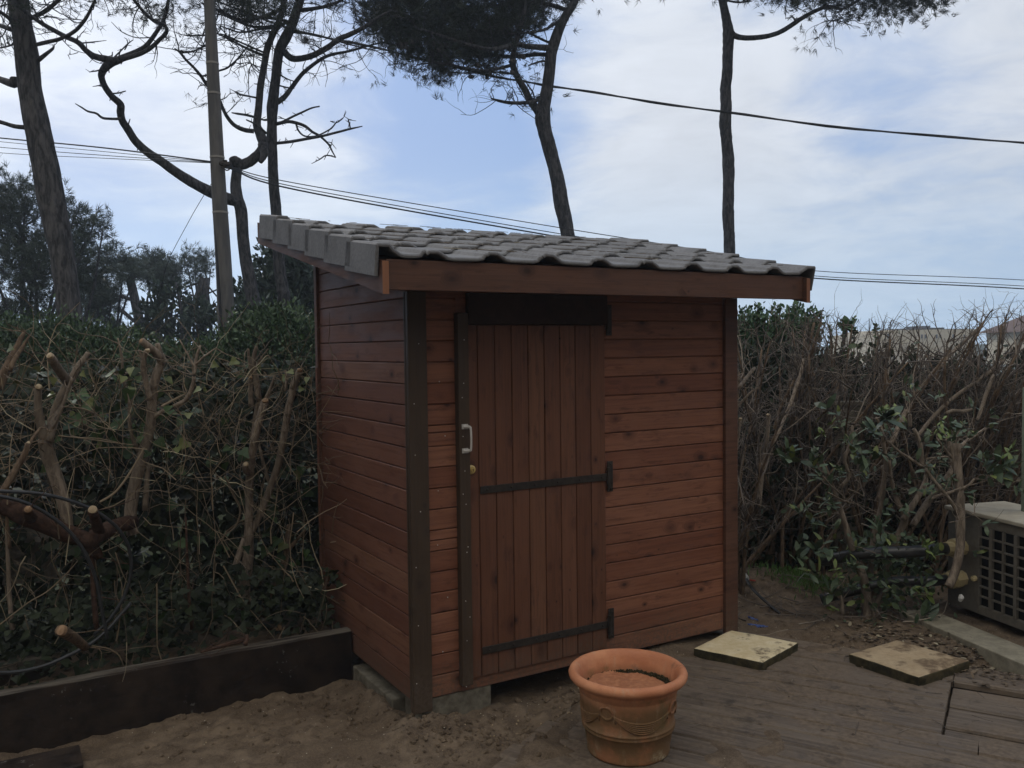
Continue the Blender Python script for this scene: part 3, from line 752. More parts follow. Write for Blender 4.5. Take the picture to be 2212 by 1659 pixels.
slab([G(*rr(28, 132), -.005)[:2], G(*rr(482, 226), -.005)[:2], G(*rr(712, 96), -.005)[:2], G(*rr(268, 12), -.005)[:2]], -.005, .042, 'slab1', 'pale cream square paving slab lying beside the right corner of the shed', 3)
slab([G(*rr(1056, 168), -.0)[:2], G(*rr(1515, 322), -.0)[:2], G(*rr(1848, 212), -.0)[:2], G(*rr(1370, 76), -.0)[:2]], 0, .045, 'slab2', 'brown mud-stained square paving slab lying beneath the leafy shrub', 8)

# ---------------------------------------------------------------- leaf and twig makers
LEAF_IVY = np.array([(0, -.05), (.34, -.12), (.52, .12), (.34, .36), (.20, .62), (0, 1.0), (-.20, .62), (-.34, .36), (-.52, .12), (-.34, -.12)])
LEAF_LONG = np.array([(0, 0), (.10, .12), (.17, .38), (.18, .62), (.10, .85), (0, 1.0), (-.10, .85), (-.18, .62), (-.17, .38), (-.10, .12)])
LEAF_OVAL = np.array([(0, 0), (.22, .22), (.28, .55), (.14, .88), (0, 1), (-.14, .88), (-.28, .55), (-.22, .22)])
LEAF_4 = np.array([(0, 0), (.26, .45), (0, 1), (-.26, .45)])
def frames(d, rg, up=None):
    d = d/(np.linalg.norm(d, axis=1)[:, None]+1e-9)
    r = rg.normal(size=d.shape) if up is None else up+rg.normal(0, .35, d.shape)
    s = np.cross(d, r); s /= np.linalg.norm(s, axis=1)[:, None]+1e-9
    return d, s, np.cross(s, d)
def leaves(mb, c, d, size, shape, rg, up=None, fold=.15, mat=0):
    n = len(c); d, s, nn = frames(d, rg, up); k = len(shape); size = size*np.ones(n)
    V = c[:, None, :]+(s[:, None, :]*shape[None, :, 0:1]+d[:, None, :]*shape[None, :, 1:2]+nn[:, None, :]*(np.abs(shape[None, :, 0:1])*fold-.12*shape[None, :, 1:2]**2))*size[:, None, None]
    mb.add(V.reshape(-1, 3), (np.arange(n)[:, None]*k+np.arange(k)[None, :]), mat)
def needles(mb, c, d, rg, per=12, ln=.12, w=.008, spread=.9, mat=0):
    n = len(c); d = d/(np.linalg.norm(d, axis=1)[:, None]+1e-9)
    dd = np.repeat(d, per, 0)+rg.normal(0, spread*.5, (n*per, 3)); dd /= np.linalg.norm(dd, axis=1)[:, None]
    cc = np.repeat(c, per, 0)+rg.normal(0, ln*.12, (n*per, 3)); s = np.cross(dd, rg.normal(size=dd.shape)); s /= np.linalg.norm(s, axis=1)[:, None]+1e-9
    L = ln*rg.uniform(.7, 1.15, (n*per, 1)); V = np.stack([cc-s*w*.5, cc+s*w*.5, cc+dd*L], 1)
    mb.add(V.reshape(-1, 3), np.arange(n*per*3).reshape(-1, 3), mat)
def unit(v): v = np.asarray(v, float); return v/(np.linalg.norm(v)+1e-9)
def twig(mb, p, d, ln, r, rg, curl=.35, seg=5, sides=4, kids=0, up=.1, mat=0, tips=None, kidl=.5):
    pts = [np.array(p, float)]; d = unit(d)
    for q in range(seg):
        d = unit(d+rg.normal(0, curl/seg*1.6, 3)+np.array([0, 0, up/seg])); pts.append(pts[-1]+d*ln/seg)
    mb.tube(pts, np.linspace(r, r*.35, seg+1), sides, cap=False, smooth=1, mat=mat)
    if tips is not None: tips.append((pts[-1], d))
    for q in range(kids):
        t = rg.integers(1, seg+1); dd = unit(d*.6+rg.normal(0, .7, 3)); twig(mb, pts[t], dd, ln*rg.uniform(.3, .7)*kidl*2, r*.55, rg, curl, max(3, seg-1), 3, 0, up, mat, tips)
    return pts

# ---------------------------------------------------------------- pines
HEDGE = None       # when set: depths follow the hedge row, `HEDGE` behind the shed's front line
def hd(x, y, off):
    d = ray(x, y); k = (HEDGE+SHED@AY)/(d@AY); return k*d[1]+off
def path(cv, pts, d0, d1=None, top=None):
    d1 = d0 if d1 is None else d1; n = len(pts); o = []
    for k, p in enumerate(pts):
        q = cv(*p); dd = d0+(d1-d0)*k/max(1, n-1); o.append(P(*q, dd if HEDGE is None else hd(*q, dd-4.65)))
    return o
def wr(wpx, sc, depth): return wpx/(sc*S_)/F*depth*.5          # crop width -> radius in metres
idc = lambda x, y: (x, y)
def limb(mb, cv, sc, pts, ws, d0, d1=None, rough=.10, sides=10, seed=0, smooth=4):
    p3 = path(cv, pts, d0, d1); r = [wr(w_, sc, q[1]) for w_, q in zip(ws, p3)]
    mb.tube(p3, r, sides, rough=rough, smooth=smooth, seed=seed); return np.array(p3)
def spurs(mb, p3, rg, n=6, ln=.12, r=.006):
    for q in range(n):
        k = rg.integers(0, len(p3)-1); t = rg.random(); p = p3[k]*(1-t)+p3[k+1]*t
        d = unit(rg.normal(size=3)+np.array([0, 0, .2])); mb.tube([p, p+d*ln*rg.uniform(.4, 1)], [r, r*.5], 5, smooth=1, cap=True)
def scraggle(mb, tips, p3, rg, n=10, ln=.5, r=.008, kids=2, curl=.9, up=.2):
    p3 = np.asarray(p3)
    for q in range(n):
        k = rg.integers(0, len(p3)-1); t = rg.random(); p = p3[k]*(1-t)+p3[k+1]*t
        d = unit(rg.normal(size=3)*np.array([1, .8, .7])+np.array([0, 0, up])); twig(mb, p, d, ln*rg.uniform(.5, 1.2), r, rg, curl, 7, 4, kids, up, tips=tips)
def tufts_at(mb, tips, rg, per=14, ln=.13, w=.009, frac=1.0, multi=3, rad=.10, spread=1.0):
    tt = [t for t in tips if rg.random() < frac]
    if not tt: return
    c = np.array([t[0] for t in tt]); d = np.array([t[1] for t in tt])
    c = np.repeat(c, multi, 0)+rg.normal(0, rad, (len(tt)*multi, 3)); d = np.repeat(d, multi, 0)+rg.normal(0, .5, (len(tt)*multi, 3))
    needles(mb, c, d, rg, per, ln, w, spread)
def crown(mb, wood_mb, lobes, n, rg, per=14, ln=.14, w=.012, root=None, fill=.75, clump=4, cr_=.16, twigs=True):
    """foliage in separate sprays spread through irregular lobes; each spray hangs on its own twig"""
    vol = np.array([l[1][0]*l[1][1]*l[1][2] for l in lobes])**.67; vol = vol/vol.sum()
    for (c, r), f in zip(lobes, vol):
        c = np.array(c); r = np.array(r); k = int(n*f)
        u = rg.normal(size=(k, 3)); u /= np.linalg.norm(u, axis=1)[:, None]; rad = rg.random((k, 1))**.45
        sp = c+u*r*rad*(1+.55*fbm(u*3.2+c, 3, 5)[:, None])
        dirs = u*r/r.max()+np.array([0, 0, .25])
        if twigs and wood_mb is not None:
            for q in range(0, k, 2):
                a = sp[q]; b_ = c+(a-c)*.55+np.array([0, 0, -r[2]*.25]); wood_mb.tube([b_, (a+b_)/2+rg.normal(0, .05, 3)*r.max(), a], [.016*r.max(), .01*r.max(), .004], 4, cap=False, smooth=1)
        cc = np.repeat(sp, clump, 0)+rg.normal(0, cr_, (k*clump, 3)); dd = np.repeat(dirs, clump, 0)+rg.normal(0, .6, (k*clump, 3))
        needles(mb, cc, dd, rg, per, ln, w, .9)

def base_of(p): return np.array([p[0], p[1], -.05])
def pine(label, d, seed):
    return thing('pine_tree', label, 'pine', (0, 0, 0), 0, 'tall pines behind the hedge')

# T1: thick leaning trunk at the left
rg = np.random.default_rng(101)
t1 = pine('thick leaning pine trunk nearest the left edge of the garden', 11, 1); D1 = 11.0
tb = MB(); tw = MB(); tips = []
tr1 = [(6, -420), (10, -330), (22, -150), (30, -60), (39, 0), (48, 61), (58, 122), (64, 184), (75, 245), (87, 306), (100, 368), (110, 429), (133, 541), (142, 608), (150, 676), (158, 760), (170, 900), (176, 1000)]
p3 = [P(x, y, D1) for x, y in tr1]; p3[-1][2] = min(p3[-1][2], -.1)
tb.tube(p3, [wr(w_, 1/S_, D1) for w_ in (24, 28, 36, 40, 42, 43, 47, 47, 50, 52, 54, 56, 50, 48, 50, 54, 60, 66)], 22, rough=.07, smooth=5, seed=3)
tb.tube([P(*c1(110, 560), D1), P(*c1(95, 590), D1), P(*c1(0, 560), D1+.2), P(*c1(-160, 500), D1+.5), P(*c1(-420, 420), D1+1)], [.07, .055, .04, .032, .02], 10, rough=.1)
tb.tube([P(*c1(200, 900), D1), P(*c1(100, 890), D1-.1), P(*c1(0, 860), D1-.2), P(*c1(-200, 820), D1-.5)], [.03, .026, .024, .015], 8, rough=.1)
tb.tube([P(*c1(262, 430), D1), P(*c1(320, 385), D1-.1), P(*c1(370, 345), D1-.15), P(*c1(385, 320), D1-.15)], [.03, .024, .018, .004], 8, rough=.15)
q = limb(tb, c1, 2.212, [(235, 320), (340, 295), (430, 272), (520, 225), (580, 165), (620, 105), (650, 40), (680, -30), (700, -160)], (26, 28, 26, 26, 24, 22, 18, 14, 8), D1, D1-.9, seed=5)
spurs(tb, q, rg, 7); scraggle(tw, tips, q[3:], rg, 8, .4)
q = limb(tb, c1, 2.212, [(215, 130), (300, 90), (380, 30), (470, -60), (560, -200)], (30, 30, 26, 20, 12), D1, D1-.8, seed=6); scraggle(tw, tips, q, rg, 14, .6)
q = limb(tb, c1, 2.212, [(90, 210), (0, 180), (-150, 120), (-300, 0)], (36, 30, 22, 12), D1, D1+.8, seed=7); scraggle(tw, tips, q, rg, 10, .6)
q = limb(tb, c1, 2.212, [(85, 150), (40, 110), (-60, 40), (-150, -60)], (30, 26, 22, 12), D1, D1-.8, seed=8); scraggle(tw, tips, q, rg, 12, .6)
q = limb(tb, c1, 2.212, [(100, 310), (40, 330), (-80, 350)], (14, 12, 7), D1, D1-.4, seed=9); scraggle(tw, tips, q, rg, 6, .45)
q = limb(tb, c1, 2.212, [(100, 40), (200, -60), (380, -200), (600, -330)], (46, 40, 30, 14), D1, D1+.6, seed=9); scraggle(tw, tips, q, rg, 18, .7)
q = limb(tb, c1, 2.212, [(90, -100), (-60, -200), (-260, -330)], (46, 36, 20), D1, D1-.6, seed=9); scraggle(tw, tips, q, rg, 16, .7)
tb.build('trunk', M['pinebark2'], t1, smooth=True); tw.build('twigs', M['deadwood'], t1)
nb = MB(); tufts_at(nb, tips, rg, 12, .11, .007, .06)
lob = [(P(60, -170, D1), (1.5, 1.2, .45)), (P(-80, -260, D1+.3), (1.5, 1.2, .5)), (P(160, -300, D1), (1.3, 1.2, .6)), (P(120, -30, D1-.5), (.45, .6, .14)), (P(20, -10, D1-.6), (.5, .6, .16))]
crown(nb, None, lob, 420, rg, 12, .12, .008); nb.build('crown', M['needle'], t1)

# T2: crooked pine with the big S-shaped limb
rg = np.random.default_rng(202); D2 = 12.6
t2 = pine('crooked pine behind the pole with a long S-shaped limb sweeping up to the left', 12, 2)
tb = MB(); tw = MB(); tips = []
lo = [(1735, 1610), (1700, 1480), (1672, 1400), (1662, 1300), (1672, 1190), (1676, 1150)]
pts = [a4(1655, 1050), a4(1630, 950), a4(1600, 800), a4(1572, 640), a4(1555, 480)]
p3 = [P(566, 900, D2)]+[P(x, y, D2) for x, y in pts]+[P(*c1(*q_), D2) for q_ in lo[1:]]; p3[0][2] = -.1
tb.tube(p3, [.12, .105, .098, .09, .086, .082]+[.085, .084, .074, .070, .072], 18, rough=.09, smooth=4, seed=4)
q = limb(tb, c1, 2.212, [(1676, 1165), (1740, 1150), (1815, 1095), (1855, 1030), (1838, 950), (1812, 880), (1825, 750), (1838, 600), (1865, 450), (1885, 340), (1925, 240), (1975, 130), (2005, 0), (2030, -150), (2060, -380)],
         (75, 72, 66, 62, 72, 56, 50, 48, 46, 46, 44, 42, 40, 34, 22), D2, D2+.3, seed=12, sides=14)
spurs(tb, q, rg, 10, .2, .012); scraggle(tw, tips, q[8:], rg, 20, .7)
tb.tube([P(*c1(1850, 1020), D2), P(*c1(1862, 1090), D2-.1), P(*c1(1835, 1145), D2-.15)], [.07, .055, .03], 9, rough=.12)
tb.tube([P(*c1(1676, 1150), D2), P(*c1(1655, 1135), D2-.05), P(*c1(1645, 1112), D2-.05)], [.085, .08, .06], 12, rough=.15)
tb.tube([P(*c1(1645, 1160), D2), P(*c1(1610, 1165), D2-.1), P(*c1(1590, 1175), D2-.15)], [.05, .05, .035], 9, rough=.15)
sl_ = limb(tb, c1, 2.212, [(1680, 1420), (1600, 1400), (1500, 1360), (1380, 1300), (1250, 1220), (1140, 1140), (1050, 1080), (960, 1000), (900, 910), (862, 850), (850, 790), (848, 735), (790, 680), (740, 610), (716, 545), (725, 500), (765, 455), (830, 425), (920, 385), (1000, 345), (1050, 300), (1100, 230), (1150, 150), (1175, 60), (1200, -60), (1240, -250)],
         (80, 84, 80, 74, 68, 64, 60, 56, 54, 50, 52, 50, 44, 42, 44, 50, 58, 52, 40, 34, 30, 28, 26, 24, 20, 12), D2, D2-2.0, seed=13, sides=14)
spurs(tb, sl_, rg, 9, .18, .012)
DS = D2-1.2
def dS(k): return D2-2.0*k/25
q = limb(tb, c1, 2.212, [(800, 425), (740, 415), (660, 395), (600, 350), (555, 300), (470, 262), (400, 225), (320, 180), (240, 128), (150, 60), (40, -40)], (46, 48, 44, 38, 34, 34, 32, 30, 28, 22, 12), dS(17), dS(17)-.6, seed=14, sides=12)
spurs(tb, q, rg, 10, .14, .008); scraggle(tw, tips, q[4:], rg, 9, .4)
q = limb(tb, c1, 2.212, [(830, 425), (900, 405), (990, 378), (1060, 340), (1120, 285), (1165, 240), (1175, 205), (1150, 170), (1090, 150), (1020, 90), (960, 20), (900, -60), (850, -180)], (40, 36, 32, 30, 28, 28, 26, 26, 24, 22, 20, 16, 8), dS(17), dS(17)-1.2, seed=15)
scraggle(tw, tips, q[3:], rg, 16, .45)
for pts, ws in (([(855, 838), (800, 838), (725, 832), (680, 800), (620, 785), (580, 760), (530, 730)], (20, 18, 18, 16, 14, 12, 6)), ([(735, 600), (700, 603), (655, 610)], (12, 10, 5)), ([(720, 490), (680, 500), (630, 508)], (14, 11, 6)),
                ([(790, 660), (840, 655), (885, 642)], (12, 11, 8)), ([(560, 305), (640, 298), (750, 285)], (12, 10, 4)), ([(800, 410), (850, 360), (900, 310), (940, 280)], (12, 10, 9, 5)), ([(880, 350), (900, 310), (895, 275)], (9, 8, 4)),
                ([(590, 350), (640, 410), (700, 445), (770, 450)], (7, 6, 5, 4)), ([(440, 280), (500, 340), (560, 365), (620, 380)], (7, 6, 5, 4)), ([(1060, 265), (960, 265), (860, 225), (785, 155)], (8, 7, 7, 4)), ([(550, 370), (520, 380), (475, 388)], (6, 5, 3))):
    q = limb(tb, c1, 2.212, pts, ws, dS(15), dS(15)-.3, seed=17, sides=6)
    spurs(tb, q, rg, 3, .08, .005)
for pts, ws in (([(1790, 925), (1720, 915), (1650, 880), (1600, 820), (1565, 750), (1540, 690), (1460, 600), (1420, 540), (1370, 480), (1310, 420), (1270, 370), (1230, 340)], (32, 32, 28, 26, 24, 20, 24, 22, 20, 18, 18, 8)),
                ([(1810, 690), (1750, 678), (1690, 665), (1655, 645)], (14, 14, 14, 8)), ([(1810, 830), (1740, 812), (1680, 803), (1635, 795)], (18, 18, 16, 8)), ([(1880, 940), (1840, 905), (1790, 870), (1738, 845)], (16, 16, 14, 10)),
                ([(1465, 530), (1435, 535), (1420, 540)], (14, 14, 12)), ([(1460, 600), (1430, 600), (1400, 608)], (10, 9, 5)), ([(1275, 372), (1350, 365), (1420, 335), (1470, 315)], (12, 12, 11, 8)),
                ([(1540, 500), (1600, 480), (1660, 430), (1720, 360), (1780, 280)], (14, 14, 12, 10, 5)), ([(1880, 400), (1760, 350), (1640, 290), (1520, 230)], (22, 18, 15, 9)), ([(1860, 370), (1700, 300), (1560, 240), (1400, 250), (1270, 245)], (14, 12, 10, 9, 4)),
                ([(1830, 500), (1790, 460), (1765, 445)], (8, 7, 4)), ([(1555, 705), (1590, 690), (1625, 655)], (8, 7, 3)), ([(1990, 60), (1850, 120), (1700, 140), (1560, 80), (1420, 20)], (26, 22, 20, 18, 12)), ([(1960, 180), (1800, 190), (1650, 140), (1500, 60)], (20, 18, 15, 8))):
    q = limb(tb, c1, 2.212, pts, ws, D2, D2-.6, seed=18, sides=7); spurs(tb, q, rg, 4, .1, .006)
    if pts[-1][1] < 450: scraggle(tw, tips, q[1:], rg, 9, .55)
tb.build('trunk', M['pinebark'], t2, smooth=True); tw.build('twigs', M['deadwood'], t2)
nb = MB(); tufts_at(nb, tips, rg, 12, .11, .007, .08)
lob = [(P(500, -60, D2-.5), (1.0, 1.0, .3)), (P(640, -140, D2), (1.2, 1.2, .45)), (P(420, -200, D2-1), (1.3, 1.2, .5)), (P(360, 10, D2-1.5), (.5, .6, .14)), (P(545, 25, D2-.4), (.75, .8, .22)), (P(470, 0, D2-.4), (.5, .6, .2)), (P(320, -40, D2-1.5), (.7, .6, .2))]
crown(nb, tw, lob, 230, rg, 12, .12, .008, clump=9, cr_=.10); nb.build('crown', M['needle'], t2)

# T3: straight trunk with broken dead branches on its right
rg = np.random.default_rng(303); D3 = 13.2
t3 = pine('upright pine trunk behind the left end of the shed roof with broken dead branches', 13, 3)
tb = MB(); tw = MB(); tips = []
pts = [(612, 900), a4(1822, 990), a4(1812, 850), a4(1790, 700), c1(1960, 1620), c1(1948, 1500), c1(1930, 1300), c1(1922, 1100), c1(1916, 1000), c1(1918, 880), c1(1920, 760), c1(1932, 650), c1(1945, 550), c1(1958, 420), c1(1980, 330), c1(2015, 265), c1(2060, 170), c1(2100, 50), c1(2130, -50), c1(2160, -250), c1(2170, -500)]
p3 = [P(x, y, D3) for x, y in pts]; p3[0][2] = -.1
tb.tube(p3, [wr(w_, 2.212, D3) for w_ in (96, 88, 84, 80, 78, 76, 72, 68, 74, 66, 78, 70, 64, 66, 70, 72, 66, 60, 52, 42, 26)], 18, rough=.09, smooth=4, seed=21)
for cv, sc, pts, ws, dd in ((c2, 1.8433, [(335, 728), (400, 715), (450, 722), (500, 740), (545, 775), (590, 800), (640, 848), (662, 890), (682, 925)], (22, 20, 20, 18, 16, 14, 11, 9, 6), -.5),
        (c2, 1.8433, [(682, 925), (650, 915), (620, 915), (590, 935), (540, 962)], (7, 8, 8, 7, 3), -.1),
        (c2, 1.8433, [(335, 842), (420, 832), (500, 818), (600, 800), (700, 775), (770, 757), (838, 742)], (18, 18, 17, 15, 14, 12, 6), -.8),
        (c2, 1.8433, [(768, 755), (762, 725), (757, 705), (775, 703)], (9, 8, 8, 3), -.1),
        (c2, 1.8433, [(345, 725), (385, 708), (430, 685), (480, 662), (540, 635), (587, 625)], (14, 13, 13, 12, 10, 8), .4),
        (c2, 1.8433, [(450, 730), (462, 765), (490, 795), (530, 803), (580, 795), (640, 765), (665, 745), (690, 712)], (12, 11, 10, 9, 9, 9, 9, 6), -.4),
        (c2, 1.8433, [(650, 712), (685, 722), (725, 695), (745, 655)], (5, 5, 4, 2), -.1), (c2, 1.8433, [(655, 858), (660, 835), (664, 818)], (5, 4, 2), 0), (c2, 1.8433, [(353, 685), (370, 695), (400, 705)], (5, 5, 4), 0),
        (c2, 1.8433, [(340, 600), (385, 565), (430, 505), (480, 440), (530, 395), (600, 345), (660, 320), (740, 305), (820, 285), (900, 262), (960, 250)], (34, 30, 26, 24, 22, 20, 18, 15, 13, 10, 6), 1.0),
        (c2, 1.8433, [(380, 305), (410, 335), (450, 347), (520, 335), (580, 310), (640, 275), (700, 230), (760, 205), (850, 160), (930, 105), (1010, 60)], (40, 38, 36, 34, 34, 32, 32, 28, 24, 18, 10), -.6),
        (c2, 1.8433, [(440, 190), (540, 200), (640, 225), (760, 260), (880, 290)], (14, 13, 12, 10, 5), -.6), (c2, 1.8433, [(470, 60), (560, 50), (680, 20), (800, -60)], (26, 22, 18, 8), -.4),
        (c2, 1.8433, [(340, 430), (400, 465), (450, 480)], (9, 8, 4), -.1), (c2, 1.8433, [(340, 500), (400, 515), (440, 520)], (10, 8, 4), -.1), (c2, 1.8433, [(300, 700), (265, 705), (235, 700)], (16, 12, 6), 0),
        (c2, 1.8433, [(440, 140), (330, 110), (180, 100), (60, 60)], (20, 17, 13, 7), -.6), (c2, 1.8433, [(460, 100), (330, 160), (240, 170), (120, 190), (0, 150)], (18, 16, 13, 10, 5), -.3)):
    q = limb(tb, cv, sc, pts, ws, D3, D3+dd, seed=int(pts[0][0]), sides=9); spurs(tb, q, rg, 5, .12, .007)
    if pts[-1][1] < 330: scraggle(tw, tips, q[len(q)//3:], rg, 13, .6)
tb.build('trunk', M['pinebark'], t3, smooth=True); tw.build('twigs', M['deadwood'], t3)
nb = MB(); tufts_at(nb, tips, rg, 13, .12, .007, .16)
lob = [(P(880, 45, D3), (.55, .7, .30)), (P(820, 20, D3), (.45, .7, .22)), (P(750, -60, D3), (1.0, 1, .35)), (P(610, -30, D3), (.8, .9, .26)), (P(900, -120, D3), (1.2, 1.2, .6)), (P(660, -220, D3), (1.5, 1.3, .6)), (P(500, -20, D3-.4), (.7, .8, .2)), (P(790, 60, D3+.4), (.22, .3, .12)), (P(665, 75, D3), (.18, .2, .12))]
crown(nb, tw, lob, 300, rg, 13, .12, .008, clump=9, cr_=.10); nb.build('crown', M['needle'], t3)

# T4: leaning forked pine with the heavy dark crown
rg = np.random.default_rng(404); D4 = 14.0
t4 = pine('leaning forked pine behind the middle of the roof carrying a dense dark crown', 14, 4)
tb = MB(); tw = MB(); tips = []
pts = [c2(2120, 1900), c2(2085, 1600), c2(2048, 1395), c2(2030, 1300), c2(2005, 1180), c2(1988, 1070), c2(1960, 950), c2(1935, 860), c2(1908, 760), c2(1898, 690), c2(1905, 620), c2(1925, 520), c2(1938, 420), c2(1948, 320), c2(1970, 240), c2(2000, 160), c2(2035, 90), c2(2080, 20), c2(2105, -60), c2(2120, -250), c2(2080, -500)]
p3 = [P(x, y, D4) for x, y in pts]; p3[0][2] = -.1
tb.tube(p3, [wr(w_, 1.8433, D4) for w_ in (98, 90, 82, 84, 88, 84, 80, 80, 84, 92, 76, 70, 66, 66, 62, 56, 50, 44, 40, 34, 20)], 18, rough=.09, smooth=4, seed=31)
for pts, ws, dd in (([(1900, 700), (1860, 640), (1825, 590), (1795, 530), (1765, 480), (1738, 430), (1722, 370), (1728, 310), (1745, 240), (1765, 160), (1790, 60), (1800, -100)], (50, 46, 42, 38, 36, 34, 38, 34, 30, 28, 24, 14), -.5),
        ([(1895, 570), (1870, 585), (1830, 600), (1760, 605), (1700, 603), (1640, 592), (1595, 578)], (24, 26, 24, 20, 20, 16, 9), -.6), ([(1850, 580), (1840, 540), (1815, 505), (1800, 480)], (9, 9, 7, 4), -.1),
        ([(1950, 285), (1880, 278), (1800, 272), (1740, 262), (1600, 290), (1450, 260), (1300, 210), (1150, 160)], (40, 34, 30, 28, 24, 22, 18, 8), -1.2), ([(1930, 322), (1860, 320), (1760, 330), (1640, 330), (1500, 310), (1380, 290), (1250, 270)], (24, 24, 22, 20, 18, 14, 8), .8),
        ([(1725, 380), (1650, 400), (1560, 415), (1460, 405), (1360, 380), (1260, 370), (1160, 380)], (20, 18, 16, 15, 13, 11, 6), -.8), ([(1740, 440), (1660, 425), (1560, 425), (1440, 430), (1330, 420)], (11, 10, 9, 8, 4), .3),
        ([(1925, 360), (1880, 362), (1815, 385)], (12, 12, 8), -.3), ([(1960, 260), (1890, 230), (1830, 200), (1780, 190)], (14, 14, 12, 8), .3), ([(2010, 110), (1920, 170), (1830, 190), (1700, 200)], (18, 15, 13, 8), -.5),
        ([(2040, 60), (1900, 20), (1700, 30), (1500, 40), (1300, 20)], (26, 24, 22, 18, 10), -.3), ([(2070, 0), (1900, -120), (1650, -200), (1300, -220)], (26, 24, 20, 8), .6), ([(2110, -60), (2250, -180), (2450, -260)], (22, 18, 8), .5)):
    q = limb(tb, c2, 1.8433, pts, ws, D4, D4+dd, seed=int(pts[0][1])+40, sides=10); spurs(tb, q, rg, 6, .12, .008)
    if len(pts) > 4 or pts[0][1] < 150: scraggle(tw, tips, q[len(q)//3:], rg, 14, .6)
tb.build('trunk', M['pinebark'], t4, smooth=True); tw.build('twigs', M['deadwood'], t4)
nb = MB(); tufts_at(nb, tips, rg, 13, .13, .009, .20)
def L4(x, y, rx, rz, dy=.9, dd=0): return (P(*c2(x, y), D4+dd), (rx/(1.8433*S_)/F*D4, dy, rz/(1.8433*S_)/F*D4))
lob = [L4(1000, 60, 190, 150), L4(1180, 130, 200, 150, dd=.4), L4(1400, 150, 240, 130, dd=-.4), L4(1620, 150, 220, 130), L4(1800, 60, 190, 130, dd=.3), L4(1000, 190, 100, 80), L4(1180, 370, 110, 75, .5), L4(1290, 330, 130, 90, .6), L4(1450, 310, 150, 55, .6), L4(1600, 300, 120, 45, .5),
       L4(1500, -120, 600, 170, 1.6), L4(1200, -160, 420, 170, 1.5, -.5), L4(1850, -150, 350, 170, 1.4, .4), L4(1500, -330, 560, 180, 1.8), L4(1330, 210, 200, 110, .8), L4(1560, 220, 170, 90, .8), L4(1690, 240, 70, 60, .5), L4(1110, 240, 110, 90, .5), L4(2350, -260, 190, 60, .6)]
crown(nb, tw, lob, 820, rg, 14, .14, .009, clump=11, cr_=.12); nb.build('crown', M['needle'], t4)
for q in range(26):
    cb = MB()
    p = P(*c2(rg.uniform(1000, 1350), rg.uniform(230, 330)), D4-.7) if q < 12 else P(*c2(rg.uniform(1150, 1800), rg.uniform(300, 470)), D4-rg.uniform(.1, .7))
    d = unit(rg.normal(size=3)-np.array([0, 0, .8])); cb.tube([p, p+d*.03, p+d*.07, p+d*.1], [.012, .034, .028, .006], 7, smooth=2)
    cb.build('pine_cone', M['pinebark2'], t4)

# T5: slim straight pine at the right
rg = np.random.default_rng(505); D5 = 14.5
t5 = pine('slim straight pine rising behind the right half of the roof with one long curved branch', 14, 5)
tb = MB(); tw = MB(); tips = []
pts = [c3(978, 1700), c3(972, 1350), c3(965, 1065), c3(962, 980), c3(958, 900), c3(960, 800), c3(960, 700), c3(952, 600), c3(946, 520), c3(950, 450), c3(947, 380), c3(955, 300), c3(957, 220), c3(960, 150), c3(952, 90), c3(942, 40), c3(928, -20), c3(900, -100), c3(890, -250), c3(900, -420)]
p3 = [P(x, y, D5) for x, y in pts]; p3[0][2] = -.1
tb.tube(p3, [wr(w_, 1.3293, D5) for w_ in (56, 52, 48, 46, 50, 46, 50, 46, 50, 47, 45, 44, 44, 48, 38, 34, 32, 28, 24, 14)], 18, rough=.10, smooth=5, seed=41, freq=9)
for pts, ws, dd in (([(965, 125), (985, 150), (1020, 160), (1070, 160), (1130, 152), (1180, 135), (1225, 108), (1270, 78), (1320, 50), (1370, 30), (1400, 28), (1440, 38), (1480, 20), (1530, -10), (1620, -50)], (26, 24, 22, 22, 20, 20, 20, 18, 17, 15, 13, 12, 10, 9, 5), -.8),
        ([(1370, 30), (1350, -10), (1300, -60)], (10, 9, 6), 0), ([(945, 0), (1000, 10), (1060, 5)], (9, 8, 3), 0), ([(1385, 25), (1370, 60), (1390, 90), (1430, 80), (1445, 62)], (5, 4, 3, 3, 2), -.1),
        ([(930, -10), (1040, -90), (1200, -150), (1400, -180), (1600, -170)], (24, 22, 18, 14, 7), .6), ([(900, -120), (780, -200), (640, -250)], (22, 18, 8), .4), ([(1205, 0), (1203, 40), (1202, 82)], (4, 3, 2), 0), ([(1242, 88), (1235, 75), (1222, 65)], (8, 7, 3), 0)):
    q = limb(tb, c3, 1.3293, pts, ws, D5, D5+dd, seed=int(pts[0][1])+70, sides=9); spurs(tb, q, rg, 5, .1, .008)
    if pts[-1][0] > 1250 or pts[-1][1] < -100: scraggle(tw, tips, q[len(q)//2:], rg, 14, .5, up=-.05)
tb.build('trunk', M['pinebark'], t5, smooth=True); tw.build('twigs', M['deadwood'], t5)
nb = MB(); tufts_at(nb, tips, rg, 13, .12, .009, .08)
def L5(x, y, rx, rz, dy=.7): return (P(*c3(x, y), D5-.5), (rx/(1.3293*S_)/F*D5, dy, rz/(1.3293*S_)/F*D5))
crown(nb, tw, [L5(1620, 5, 150, 26, .5), L5(1760, 8, 120, 22, .5), L5(1480, -20, 120, 22, .5), L5(1250, -30, 90, 26, .5), L5(1650, -70, 260, 60, 1.0), L5(1300, -150, 350, 80, 1.4), L5(900, -260, 360, 90, 1.4), L5(1850, -20, 60, 16, .4)], 900, rg, 13, .13, .010)
nb.build('crown', M['needle'], t5)

